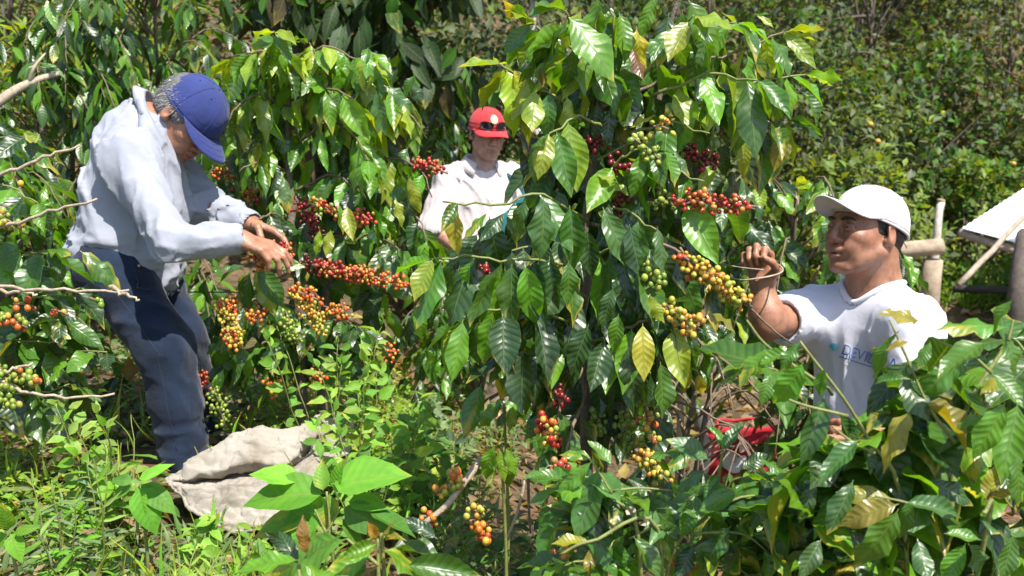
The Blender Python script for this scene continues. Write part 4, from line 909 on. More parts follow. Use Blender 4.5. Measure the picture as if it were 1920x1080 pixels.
# ================================================================== THE SETTING
def ground_mat():
    m, n, l, b = new_mat('soil_and_leaf_litter'); tc = n.new('ShaderNodeTexCoord')
    n1 = N(n, 'ShaderNodeTexNoise', i_Scale=1.1, i_Detail=6.0); n2 = N(n, 'ShaderNodeTexNoise', i_Scale=22.0, i_Detail=8.0, i_Roughness=.7); n3 = N(n, 'ShaderNodeTexVoronoi', i_Scale=38.0)
    for q in (n1, n2, n3): l.new(tc.outputs['Object'], q.inputs['Vector'])
    a = ramp(n, [(.3, (.085, .055, .035)), (.5, (.16, .105, .065)), (.72, (.27, .19, .125))]); l.new(n2.outputs['Fac'], a.inputs[0])
    g = ramp(n, [(.42, (.0, .0, .0)), (.62, (1, 1, 1))]); l.new(n1.outputs['Fac'], g.inputs[0])
    c = mixc(n, l, g.outputs[0], a.outputs[0], mixc(n, l, .55, a.outputs[0], (.05, .075, .02)))
    l.new(c, b.inputs['Base Color']); b.inputs['Roughness'].default_value = .95; b.inputs['Specular IOR Level'].default_value = .15
    ad = N(n, 'ShaderNodeMath', operation='ADD'); l.new(n2.outputs['Fac'], ad.inputs[0]); l.new(n3.outputs['Distance'], ad.inputs[1])
    bp = N(n, 'ShaderNodeBump', i_Strength=.9, i_Distance=.03); l.new(ad.outputs[0], bp.inputs['Height']); l.new(bp.outputs[0], b.inputs['Normal']); return m
xs = np.concatenate([np.linspace(-60, -6, 28)[:-1], np.linspace(-6, 7, 200), np.linspace(7, 60, 28)[1:]]); ys = np.concatenate([np.linspace(-20, 0, 12)[:-1], np.linspace(0, 14, 220), np.linspace(14, 70, 40)[1:]])
X, Y = np.meshgrid(xs, ys); Z = ground(X, Y)+.02*noise3(np.stack([X*6, Y*6, X*0], -1), 2); nx = len(xs); i = (np.arange(len(ys)-1)[:, None]*nx+np.arange(nx-1)[None]).ravel()
tag(link('ground', mesh_from('ground', np.stack([X, Y, Z], -1).reshape(-1, 3), np.stack([i, i+1, i+nx+1, i+nx], -1), ground_mat())), kind='structure')
SH['tiny'] = [(v[:-4], f[:-1], u[:-4]) for v, f, u in [leaf_shape(random.Random(q).uniform(.24, .34), random.Random(q+50).uniform(.0, .3), .2, .0, 0, 2, 2, .75, .1, .0, q, 0) for q in range(5)]]
SH['blade'] = [(v[:-4], f[:-1], u[:-4]) for v, f, u in [leaf_shape(.022+.012*(q % 3), .25+.18*q, .3, .0, 0, 5, 2, .45, .2, .0, q, .3) for q in range(6)]]
SH['narrow'] = [(v[:-4], f[:-1], u[:-4]) for v, f, u in [leaf_shape(.085, .1+.12*q, .3, .0, 0, 4, 2, .6, .2, .0, q, .3) for q in range(5)]]
rs = np.random.RandomState(21)
def rv(): v = rs.normal(size=3); return v/np.linalg.norm(v)
def shrub(base, h, r, label, n=1500, leaf=.07, cols=((MG, 1),), cat='shrub', group=None, name='shrub', kind='tiny', clumps=34, up=.5, stemmat=None, trunk=.03, low=.15, extra=None, mat=None):
    base = np.asarray(base, float); o = thing(name, base, label, cat, group); L = []; cen = []
    for k in range(clumps):
        v = rv(); z = (v[2]*.5+.5); q = base+V(v[0]*r, v[1]*r, h*(low+(1-low)*z))*1.0+V(0, 0, 0); q[:2] = base[:2]+v[:2]*r*(.55+.45*math.sin(math.pi*min(1, .25+z*.7)))*rs.uniform(.6, 1.05); cen.append((q, r*rs.uniform(.20, .38)))
    for k in range(n):
        c, rr_ = cen[rs.randint(len(cen))]; v = rv(); p = c+v*rr_*rs.uniform(.3, 1)**.6*V(1, 1, .8); out = nrm(p-(base+V(0, 0, h*.45)))
        d = nrm(out*.7+rv()*.8+V(0, 0, rs.uniform(-.6, .3))); L.append((p, d, V(0, 0, up)+out*.5+rv()*.45, leaf*rs.uniform(.6, 1.25), jit(pick(cols), .3)))
    leaf_mass('crown', L, mat or M_SOFTJ, kind, o)
    mb = MB(); mb.tube(spline([base-V(0, 0, .1), base+V(rs.normal()*.08, rs.normal()*.08, h*.4), base+V(rs.normal()*.15, rs.normal()*.15, h*.75)], 8), np.linspace(trunk, trunk*.4, 8), 7)
    for c, rr_ in cen[::3]: a = base+V(0, 0, h*rs.uniform(.15, .5)); mb.tube(spline([a, (a+c)/2+rv()*.08, c], 6), np.linspace(trunk*.45, trunk*.12, 6), 5)
    mb.build('trunk', stemmat or M_BARK, o); return o

# hillside cover far behind (nobody could count it)
OLV, GRY, LTG, DUL = (.095, .135, .040), (.10, .130, .070), (.17, .25, .045), (.038, .064, .030)
L = []
for k in range(46000):
    y = 7.2+rs.rand()**1.1*9; x = rs.uniform(-.54, .56)*(y+.6)
    if y < 7.4+3.6/(1+math.exp(-(x-1.0)/.6)): continue
    cl = noise3(np.array([[x*1.3, y*1.3, 4.]]), 3)[0]; z = G(x, y)+cl*.9*rs.rand()+.05
    L.append((V(x, y, z), nrm(rv()+V(0, -.3, .2)), V(0, -.35, .8)+rv()*.5, rs.uniform(.07, .15), jit(pick(((OLV, 3), (GRY, 4), (DUL, 3), (LTG, 2), ((.14, .12, .06), .4))), .25)))
tag(leaf_mass('hillside_undergrowth', L, M_SOFTJ, 'tiny'), 'dense mixed undergrowth covering the hillside behind the plantation', 'undergrowth', kind='stuff')
def gp(px, d, dz=0): q = P(px, 540, d); return V(q[0], q[1], G(q[0], q[1])+dz)
HILL = [(1490, 10.5, 1.9, .95, ((OLV, 3), (GRY, 3), (LTG, 1)), 'round grey-green shrub on the hillside right behind the central bush top'),
        (1600, 12.5, 2.6, 1.2, ((DUL, 3), (GRY, 2), (OLV, 2)), 'dark shrub high on the hillside above the white cap'),
        (1720, 11.2, 1.7, 1.0, ((DUL, 2), (MG, 2), (OLV, 2)), 'dark green shrub on the hillside above the pale fence post'),
        (1570, 9.6, 1.25, .75, ((OLV, 2), (LTG, 3), (GRY, 2)), 'low pale green shrub with yellow fruit at the hillside foot'),
        (1860, 12.2, 2.2, 1.1, ((GRY, 3), (OLV, 2), ((.17, .11, .06), 1.6)), 'half-dry reddish brown shrub on the hillside above the shed roof'),
        (1960, 11.3, 2.0, 1.0, ((GRY, 3), (OLV, 3), ((.13, .09, .05), 1)), 'grey-green shrub at the picture edge above the shed roof'),
        (1790, 14.0, 3.0, 1.5, ((OLV, 3), (GRY, 3), (DUL, 2)), 'broad olive shrub topmost on the hillside above the shed'),
        (1470, 14.2, 3.0, 1.6, ((OLV, 3), (LTG, 2), (GRY, 2)), 'broad light olive shrub highest on the slope beside the central bush'),
        (1690, 15.0, 3.2, 1.6, ((OLV, 3), (GRY, 2), (LTG, 1)), 'tall hazy shrub at the top of the hillside centre'),
        (1820, 10.2, 1.0, .8, ((MG, 2), (LTG, 3), (OLV, 1)), 'low bright green bush behind the shed brace'),
        (1300, 11.0, 2.6, 1.2, ((DUL, 3), (MG, 2)), 'dark shrub hidden deep behind the central coffee bush'),
        (1080, 9.2, 2.4, 1.1, ((DUL, 4), (DG, 2)), 'very dark shrub above the red cap by the grey pole')]
for px, d, h, r, cols, lab in HILL: shrub(gp(px, d, -.1), h*1.1, r*1.1, lab, 2600, .10, cols, group='shrubs on the hillside', clumps=46)
# yellow fruits on the hillside shrubs
fm = simple_mat('yellow_fruit_skin', (.45, .27, .03), .6, .3)
for px, py, d, lab in [(1768, 212, 10.4, 'yellow fruit, left one of the close pair on the hillside shrub'), (1780, 209, 10.4, 'yellow fruit, right one of the close pair on the hillside shrub'), (1632, 233, 9.0, 'yellow fruit upper of two above the white cap on the low shrub'), (1646, 265, 8.8, 'yellow fruit lower of two above the white cap on the low shrub'),
        (1705, 247, 9.8, 'single yellow fruit between the fruit pair and the low shrub'), (1612, 88, 11.0, 'yellow fruit high on the hillside near the central bush tip'), (1836, 68, 11.0, 'yellow fruit highest on the right of the hillside'), (1900, 307, 9.8, 'yellow fruit low at the edge above the shed roof')]:
    mb = MB(); ball(mb, P(px, py, d), .026, 7, 9, squash=(1, 1, .85)); o = mb.build('fruit', fm)
    tag(o, lab, 'fruit', 'yellow fruits on the hillside')

# ---- trees and bushes behind, left
shrub(gp(60, 7.6, -.1), 1.9, .95, 'light green shrub with orange and yellow tips in the far upper left', 2600, .11, ((LTG, 4), (BG, 2), (OLV, 2), ((.42, .25, .03), .7)), kind='narrow', clumps=50)
shrub(gp(-40, 6.0, -.1), 1.25, .55, 'yellow-tipped shrub cut by the left picture edge under the upper shrub', 1300, .09, ((LTG, 4), ((.40, .26, .03), 1.2), (MG, 2)), kind='narrow', clumps=30)
shrub(gp(175, 6.6, -.1), 1.75, .5, 'narrow pale green shrub with a dry tuft behind the bending man', 1100, .12, ((LTG, 5), (YG, 2), ((.35, .3, .17), 1)), kind='narrow', clumps=22)
t = thing('dead_branch', P(0, 210, 4.6), 'thick bare brown branch sloping in from the upper left edge', 'branch')
mb = MB(); mb.tube(spline([P(-60, 235, 4.6), P(20, 175, 4.65), P(70, 150, 4.7), P(110, 138, 4.75)], 14), np.linspace(.026, .010, 14), 8); mb.build('limb', M_DEAD, t)
mb = MB(); mb.tube(spline([P(55, 155, 4.68), P(65, 125, 4.66), P(85, 100, 4.7)], 8), np.linspace(.010, .004, 8), 6); mb.build('twig', M_DEAD, t)
# shade tree behind: forked trunk, dark hanging leaves, colours deepened to stand for shade
def shade_tree():
    b = gp(560, 7.0); o = thing('shade_tree', b, 'dark-leaved shade tree, leaf colours deepened for shade, with forked brown trunk behind the coffee rows', 'tree')
    tm = simple_mat('shade_tree_bark', (.10, .058, .035), .9, .4, 30, .8, 120); f = P(562, 85, 6.9)
    mb = MB(); mb.tube(spline([b, (b+f)/2+V(.05, 0, 0), f], 10), np.linspace(.085, .06, 10), 9)
    ends = []
    for q in ([f, P(545, 20, 6.8), P(520, -90, 6.7)], [f, P(600, 25, 6.9), P(640, -100, 6.8)], [f, P(500, 40, 7.0), P(430, -60, 7.1)], [f, P(660, 60, 6.7), P(760, 40, 6.5), P(860, -20, 6.4)]):
        s_ = spline(q, 10); mb.tube(s_, np.linspace(.048, .018, 10), 8); ends += list(s_[3:])
    mb.build('trunk', tm, o); L = []
    for k in range(3600):
        px = rs.uniform(470, 1010); py = rs.uniform(-420, 150) if rs.rand() < .7 else rs.uniform(-150, 150)
        if px < 640 and py > 45: continue
        if noise3(np.array([[px/70, py/70, 1.]]), 5)[0] < .36: continue
        p = P(px, py, 6.5+rs.uniform(-.8, .9)); d = nrm(V(rs.normal()*.6, rs.normal()*.6-.2, -rs.uniform(.3, 1.3))); L.append((p, d, V(0, -.3, .6)+rv()*.6, rs.uniform(.14, .26), jit(pick((((.034, .062, .022), 4), ((.028, .065, .02), 4), ((.05, .04, .022), 1), (MG, 2))), .3)))
    leaf_mass('crown', L, M_SOFTJ, 'far', o)
shade_tree()
# coffee bushes further back: leaves drawn as joined masses
FC = ((DG, 3), (MG, 5), (BG, 2.5))
for px, d, h, lab, cols, sp, nb in [(330, 5.6, 1.95, 'tall coffee bush directly behind the bending man with glossy dark leaves', ((DG, 3), (MG, 5), (BG, 2)), .95, 76),
        (110, 5.3, 1.5, 'coffee bush behind the shoulder of the bending man near the dead branch', FC, .85, 66), (-30, 4.3, 1.0, 'low coffee bush at the left edge behind the cherry branches', ((DG, 3), (MG, 5), (BG, 2)), .7, 46),
        (760, 7.0, 1.6, 'loose coffee bush to the left of the red cap further back', ((DG, 2), (MG, 5), (BG, 2)), .85, 60), (985, 6.9, 1.45, 'bright coffee bush just behind the shoulder of the man in the red cap', ((MG, 4), (BG, 4), (YG, 1)), .8, 56),
        (1120, 6.6, 1.5, 'dark coffee bush behind the central bush beside the red cap', ((DG, 4), (MG, 3)), .8, 36)]:
    b = coffee_bush(gp(px, d), h, lab, nb, .15, cols, sp, 300, 'coffee bushes in the back rows', kind='far' if d > 5 else 'coffee', low=.08, toward=-1.57, npair=7); b.finish()
pole = MB(); pole.tube(spline([gp(1012, 8.2), P(1000, 60, 8.2), P(995, -80, 8.2)], 10), .028, 8); tag(pole.build('tree_stem', simple_mat('pale_bark', (.40, .36, .31), .9, .35, 30, .6)), 'thin pale bare trunk rising at the top beside the central bush', 'trunk')

# ---- shed with corrugated roof, brace, logs, posts at the right
def corrugated():
    o = thing('shed', gp(1960, 8.4), 'open shed with white corrugated roof on wooden posts at the right edge', 'shed')
    wm = simple_mat('white_corrugated_sheet', (.88, .89, .91), .45, .08, 6, .0); A = P(1804, 428, 7.6); B = P(2150, 520, 7.9); Cc = P(1975, 318, 9.3); D_ = Cc+(B-A)
    n1, n2 = 150, 6; pts = []; nn = nrm(np.cross(B-A, Cc-A)); nn = nn if nn[2] > 0 else -nn
    for j in range(n2+1):
        for i_ in range(n1+1): pts.append(A+(B-A)*i_/n1*1.0+(Cc-A)*j/n2)
    pts = np.array(pts); ph = np.tile(np.arange(n1+1)/n1, n2+1)
    # ridges run down the slope (A->B), so the wave goes along A->C
    n1, n2 = 5, 170; pts = np.array([A+(B-A)*i_/n1+(Cc-A)*j/n2+nn*.011*math.sin(j/n2*2*math.pi*20) for j in range(n2+1) for i_ in range(n1+1)])
    k = (np.arange(n2)[:, None]*(n1+1)+np.arange(n1)[None]).ravel(); me = mesh_from('roof', rel(o, pts), np.stack([k, k+1, k+n1+2, k+n1+1], -1), wm); r = link('roof', me, o); sm = r.modifiers.new('s', 'SOLIDIFY'); sm.thickness = .004
    wd = simple_mat('weathered_pole_wood', (.36, .29, .22), .85, .3, 25, .6, 120)
    for nm, q, r0, r1 in (('brace', [P(1796, 535, 7.3), P(1860, 470, 7.4), P(1935, 392, 7.55), P(1990, 340, 7.7)], .021, .018), ('rafter', [A-nn*.06+(Cc-A)*.02, A-nn*.06+(B-A)], .03, .03), ('purlin', [Cc-nn*.06, Cc-nn*.06+(B-A)], .03, .03)):
        mb = MB(); mb.tube(spline(q, 10)+rs.normal(size=(10, 3))*.004, np.linspace(r0, r1, 10), 9); mb.build(nm, wd, o)
    dk = simple_mat('dark_post_bark', (.105, .085, .07), .9, .4, 25, .8, 100)
    b0 = gp(1925, 7.2); mb = MB(); mb.tube(spline([b0-V(0, 0, .1), P(1915, 560, 7.2), P(1928, 440, 7.45)], 10), np.linspace(.10, .075, 10), 10); mb.build('post', dk, o)
    b0 = gp(2080, 9.2); mb = MB(); mb.tube(spline([b0, b0+V(0, 0, 1.35)], 6), .06, 9); mb.build('post', dk, o)
    mb = MB(); mb.tube(spline([P(1788, 541, 9.4), P(1930, 546, 9.3)], 5), .035, 7); mb.build('sill_beam', simple_mat('dark_beam', (.05, .045, .04), .9, .3), o)
corrugated()
wd = simple_mat('grey_log_wood', (.34, .26, .18), .9, .35, 18, .7, 90); we = simple_mat('log_end_wood', (.45, .34, .22), .9, .3, 60, .3)
t = thing('log_bench', gp(1705, 6.9), 'thick horizontal log on short stumps behind the man in the white cap', 'log')
mb = MB(); mb.tube(spline([P(1640, 472, 6.9), P(1700, 468, 6.9), P(1766, 462, 6.9)], 10), .052, 12); mb.build('log', wd, t)
for px in (1660, 1745):
    g0 = gp(px, 6.95); mb = MB(); mb.tube(spline([g0-V(0, 0, .05), V(g0[0], g0[1], P(px, 485, 6.95)[2])], 6), .06, 10); mb.build('stump', wd, t)
t = thing('fence_post', gp(1752, 7.8), 'pale wooden post with a chopped top behind the white cap', 'post')
mb = MB(); mb.tube(spline([gp(1752, 7.8)-V(0, 0, .1), P(1753, 470, 7.8), P(1764, 378, 7.8)], 10)+rs.normal(size=(10, 3))*.003, np.linspace(.032, .027, 10), 10); mb.build('post', simple_mat('pale_post_wood', (.50, .43, .36), .85, .35, 30, .5, 90), t)
mb = MB(); mb.tube([P(1764, 378, 7.8), P(1765, 374, 7.8)], .0275, 10); mb.build('post_top', we, t)
for k, (px, lab) in enumerate(((1284, 'pale wooden stake standing behind the red cherries of the central bush'), (1262, 'thinner grey stake leaning next to the pale stake behind the cherries'))):
    g0 = gp(px, 4.7); mb = MB(); mb.tube(spline([g0-V(0, 0, .1), P(px+2, 480, 4.7), P(px+5+6*k, 392, 4.7)], 8), (.016, .011)[k], 8); tag(mb.build('stake', simple_mat('stake_wood', (.45, .37, .26), .85, .3, 30, .4)), lab, 'stake')

# ================================================================== PEOPLE IN PLACE
man_blue(); man_red(); _, PINCH = man_white()

# ================================================================== COFFEE BUSHES NEAR
def central_bush():
    D0 = 2.45; g0 = P(1092, 900, D0); g0 = V(g0[0], g0[1], G(g0[0], g0[1]))
    b = Plant('coffee_bush', g0, 'tall central coffee bush with yellowing leaves and ripe red cherries', 'coffee bush', 'coffee bushes in front')
    fr = [(1190, 262, 1232, 296, -.14, 13, 'green'), (1228, 238, 1250, 242, -.12, 7, 'yellow'), (1146, 304, 1184, 322, -.03, 13, 'dark'), (1288, 278, 1334, 306, -.02, 17, 'dark'), (1236, 378, 1262, 386, -.06, 8, 'green'), (1272, 374, 1400, 386, -.08, 40, 'red'), (1278, 470, 1300, 512, -.1, 14, 'orange'), (1296, 492, 1396, 566, -.13, 60, 'yellow'),
          (1214, 500, 1240, 532, -.16, 12, 'green'), (1242, 576, 1306, 614, -.2, 24, 'yellow'), (1018, 790, 1040, 828, -.14, 20, 'mix'), (1042, 736, 1050, 756, -.1, 7, 'dark'), (1112, 772, 1132, 808, -.02, 12, 'green'), (1160, 772, 1188, 846, -.02, 18, 'green'), (1210, 770, 1224, 828, -.08, 15, 'orgreen'), (1198, 850, 1248, 900, -.1, 20, 'yellow'), (1044, 868, 1046, 900, -.16, 8, 'red'), (1058, 930, 1066, 958, -.16, 12, 'orange'), (1160, 374, 1170, 400, 0, 8, 'dark'), (905, 505, 925, 520, -.05, 6, 'dark'), (1100, 265, 1130, 275, .02, 8, 'dark')]
    b.avoid = [W_RED, W_WHITE, W_BAG, W_SOIL]+[(min(q[0], q[2])-26, min(q[1], q[3])-34, max(q[0], q[2])+26, max(q[1], q[3])+22, D0+q[4]+.02) for q in fr]
    b.stem([g0-V(0, 0, .05), P(1098, 900, D0+.02), P(1095, 700, D0+.06), P(1102, 420, D0+.10), P(1128, 170, D0+.08), P(1150, -40, D0+.04)], .016, .006, M_BARK, 9, 26, 'stem', .004)
    b.stem([g0+V(.03, .05, -.05), P(1130, 850, D0+.1), P(1150, 650, D0+.12), P(1190, 380, D0+.1), P(1250, 120, D0+.12), P(1275, -30, D0+.1)], .012, .005, M_BARK, 8, 26, 'stem', .004)
    lv = [  # base x, y, tip x, y, colour, depth offset
        (996, 45, 941, 98, 'P', -.05), (1006, 61, 967, 122, 'Y', -.02), (1034, 73, 1002, 124, 'D', -.02), (1075, 88, 1067, 176, 'M', -.05), (1128, 92, 1126, 124, 'E', 0), (1122, -8, 1110, 104, 'B', -.06), (1140, 0, 1128, 88, 'M', -.03), (1161, 24, 1181, 112, 'B', -.04),
        (1193, 49, 1214, 145, 'E', -.04), (1254, 24, 1238, 145, 'D', -.02), (1279, 20, 1281, 118, 'M', -.05), (1291, 0, 1352, 98, 'B', -.05), (1381, 45, 1434, 88, 'P', 0), (1446, 69, 1491, 132, 'M', .05), (1470, 61, 1532, 122, 'Y', .05), (1462, 147, 1491, 230, 'D', .02), (1483, 143, 1553, 184, 'B', .03),
        (1434, 147, 1454, 228, 'M', .0), (1389, 159, 1401, 275, 'M', -.06), (1360, 163, 1352, 244, 'P', -.02), (1340, 163, 1330, 244, 'Y', -.02), (1503, 171, 1546, 228, 'M', .05), (1466, 228, 1462, 320, 'O', .02), (1401, 261, 1389, 332, 'Y', 0), (950, 116, 954, 188, 'Y', -.05), (964, 130, 980, 180, 'E', -.05), (976, 175, 982, 234, 'D', 0),
        (1002, 167, 998, 246, 'Y', -.02), (1030, 171, 1022, 262, 'M', -.04), (1063, 179, 1077, 262, 'Y', -.03), (1120, 191, 1110, 262, 'D', -.02), (1144, 200, 1140, 274, 'D', 0), (1181, 240, 1228, 214, 'E', -.1), (1210, 281, 1190, 364, 'B', -.12), (1218, 285, 1252, 340, 'M', -.12), (1246, 281, 1268, 348, 'B', -.1), (1254, 277, 1294, 324, 'P', -.1),
        (1120, 326, 1186, 356, 'Y', -.1), (1307, 358, 1342, 308, 'Y', 0), (1283, 191, 1270, 262, 'P', -.05), (1018, 368, 1024, 484, 'P', -.2), (1068, 385, 1078, 506, 'M', -.18), (1130, 388, 1182, 502, 'M', -.16), (985, 374, 954, 466, 'M', -.2), (915, 398, 866, 442, 'B', -.2), (945, 398, 902, 452, 'D', -.19), (858, 378, 828, 432, 'M', -.2), (852, 384, 852, 478, 'E', -.2), (1232, 424, 1252, 517, 'P', -.22),
        (812, 484, 778, 562, 'Y', -.2), (840, 488, 842, 574, 'P', -.2), (884, 488, 868, 560, 'B', -.2), (960, 494, 952, 612, 'M', -.24), (985, 494, 1004, 614, 'B', -.25), (1030, 480, 1040, 572, 'D', -.15), (1066, 488, 1066, 574, 'M', -.2), (1150, 538, 1128, 614, 'P', -.22), (868, 600, 852, 712, 'B', -.24), (900, 598, 890, 692, 'M', -.22), (942, 588, 946, 694, 'D', -.24), (982, 655, 974, 772, 'D', -.2),
        (1104, 608, 1068, 702, 'D', -.15), (1134, 636, 1108, 732, 'D', -.17), (1205, 606, 1208, 712, 'E', -.25), (1176, 648, 1192, 764, 'D', -.18), (1238, 678, 1246, 782, 'M', -.24), (1262, 612, 1282, 722, 'Y', -.2), (1216, 552, 1244, 604, 'Y', -.22), (1160, 588, 1150, 664, 'B', -.2), (1332, 588, 1386, 606, 'O', -.1), (1290, 640, 1270, 730, 'Y', -.15), (1040, 590, 1030, 700, 'D', -.12), (1010, 560, 990, 660, 'D', -.1),
        (1200, 380, 1160, 470, 'D', -.05), (1290, 420, 1310, 500, 'D', 0), (1060, 640, 1040, 760, 'D', -.05), (1150, 690, 1130, 780, 'D', -.08), (930, 560, 905, 640, 'M', -.15), (1180, 420, 1200, 520, 'D', -.1), (1100, 430, 1110, 520, 'D', -.1), (1310, 700, 1316, 745, 'E', -.1), (1330, 530, 1330, 580, 'E', -.1), (1190, 60, 1150, 130, 'M', 0), (1330, 60, 1300, 150, 'M', 0), (1400, 100, 1420, 180, 'B', 0), (1420, 230, 1440, 290, 'D', .05), (1090, 20, 1050, 90, 'Y', 0),
        (1230, -10, 1200, 70, 'B', 0), (1350, 20, 1400, 60, 'Y', .03), (1420, 30, 1450, 50, 'Y', .03), (1080, 270, 1060, 340, 'M', 0), (1010, 270, 1000, 340, 'B', .05), (1350, 270, 1360, 330, 'D', .1)]
    CM = dict(P=(.055, .14, .035), Y=YG, D=DG, M=MG, E=(.42, .36, .03), B=BG, O=OL)
    for bx, by, tx, ty, c, dd in lv: b.pleaf(bx, by, tx, ty, D0+dd, CM[c])
    dead = (.17, .075, .04)
    for bx, by, tx, ty in ((1012, 122, 1022, 165), (1185, 90, 1205, 150), (1030, 128, 1005, 160)): b.pleaf(bx, by, tx, ty, D0-.06, dead)
    D = D0
    br = [([(1130, 160, 0), (1100, 100, -.02), (1050, 75, -.03), (1006, 49, -.05)], 'g'), ([(1115, 260, 0), (1050, 190, -.02), (990, 150, -.03), (938, 120, -.05)], 'g'), ([(1130, 200, 0), (1300, 120, .0), (1380, 95, .02), (1470, 60, .05)], 't'), ([(1120, 300, 0), (1300, 205, .0), (1400, 157, 0), (1510, 140, .03)], 'g'),
          ([(1105, 420, 0), (1010, 366, -.18), (920, 384, -.2), (830, 378, -.2)], 'g'), ([(1100, 500, 0), (1000, 490, -.2), (900, 482, -.2), (806, 486, -.2)], 'g'), ([(1100, 620, 0), (1000, 580, -.2), (930, 580, -.23), (866, 602, -.24)], 'g'), ([(1110, 340, 0), (1220, 378, -.05), (1330, 372, -.08), (1415, 392, -.05)], 't'),
          ([(1110, 420, 0), (1240, 458, -.1), (1330, 520, -.12), (1400, 575, -.12), (1490, 648, -.1)], 't'), ([(1110, 510, 0), (1210, 545, -.12), (1300, 625, -.15), (1400, 715, -.18), (1440, 745, -.2)], 't'), ([(1100, 700, 0), (1180, 610, -.15), (1250, 600, -.2)], 't'), ([(1102, 380, 0), (1170, 290, -.1), (1225, 275, -.12)], 'g'),
          ([(1130, 150, 0), (1150, 60, -.05), (1130, -10, -.06)], 'g'), ([(1250, 120, .1), (1330, 60, .05), (1380, 42, 0)], 'g'), ([(1240, 160, .1), (1370, 240, .05), (1470, 225, .02)], 't'), ([(1095, 680, 0), (1050, 760, -.1), (1035, 840, -.12)], 't'), ([(1100, 720, 0), (1060, 850, -.15), (1055, 960, -.16)], 't'), ([(1130, 740, .05), (1190, 780, -.05), (1240, 880, -.08)], 't'), ([(1130, 700, .05), (1240, 740, -.05), (1380, 800, -.1)], 't')]
    for q, k in br:
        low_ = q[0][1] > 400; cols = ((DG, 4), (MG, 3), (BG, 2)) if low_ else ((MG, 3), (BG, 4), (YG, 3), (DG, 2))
        bare = q[-1][1] > 640 or q[0][0] == 1110 and q[-1][1] > 380
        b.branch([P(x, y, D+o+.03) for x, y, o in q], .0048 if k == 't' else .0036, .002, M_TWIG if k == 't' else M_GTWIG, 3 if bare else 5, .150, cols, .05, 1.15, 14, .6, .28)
    for q in ([(1100, 450), (1040, 440), (960, 470)], [(1100, 560), (1040, 540), (990, 580)], [(1120, 560), (1180, 540), (1240, 570)], [(1110, 640), (1170, 640), (1220, 700)], [(1100, 660), (1030, 640), (960, 670)], [(1120, 380), (1180, 400), (1230, 430)], [(1130, 240), (1080, 220), (1030, 250)], [(1180, 250), (1260, 230), (1330, 250)], [(1200, 150), (1260, 60), (1300, 30)], [(1140, 120), (1080, 60), (1060, 20)], [(1220, 180), (1330, 140), (1420, 150)], [(1190, 340), (1260, 320), (1320, 340)], [(1100, 480), (1150, 470), (1210, 510)]):
        b.branch([P(x, y, D-.02-.07*i_+.04*R.random()) for i_, (x, y) in enumerate(q)], .004, .002, M_GTWIG, 4, .155, ((DG, 5), (MG, 4), (BG, 1)) if q[0][1] > 330 else ((MG, 4), (BG, 3), (YG, 2)), .1, 1.15, 10, .6, .28)
    # inner foliage that fills the crown, its shade put into darker leaf colours
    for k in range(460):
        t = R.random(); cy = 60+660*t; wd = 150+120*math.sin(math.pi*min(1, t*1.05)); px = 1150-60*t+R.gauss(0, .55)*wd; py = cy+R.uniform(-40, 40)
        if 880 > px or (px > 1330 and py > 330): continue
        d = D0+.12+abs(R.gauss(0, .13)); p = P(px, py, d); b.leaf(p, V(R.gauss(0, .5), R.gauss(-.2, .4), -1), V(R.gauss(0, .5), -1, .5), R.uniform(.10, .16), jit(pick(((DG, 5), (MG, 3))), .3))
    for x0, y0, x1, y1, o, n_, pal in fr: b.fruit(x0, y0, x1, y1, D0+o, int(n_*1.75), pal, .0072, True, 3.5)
    b.finish()
central_bush()
b = coffee_bush(gp(890, 4.7), .86, 'low coffee bush hiding the legs of the man in the red cap', 34, .13, ((DG, 3), (MG, 5), (BG, 2)), .5, 260, 'coffee bushes in front', low=.05, toward=-1.57, avoid=[(785, 175, 962, 475, 5.2)]); b.finish()
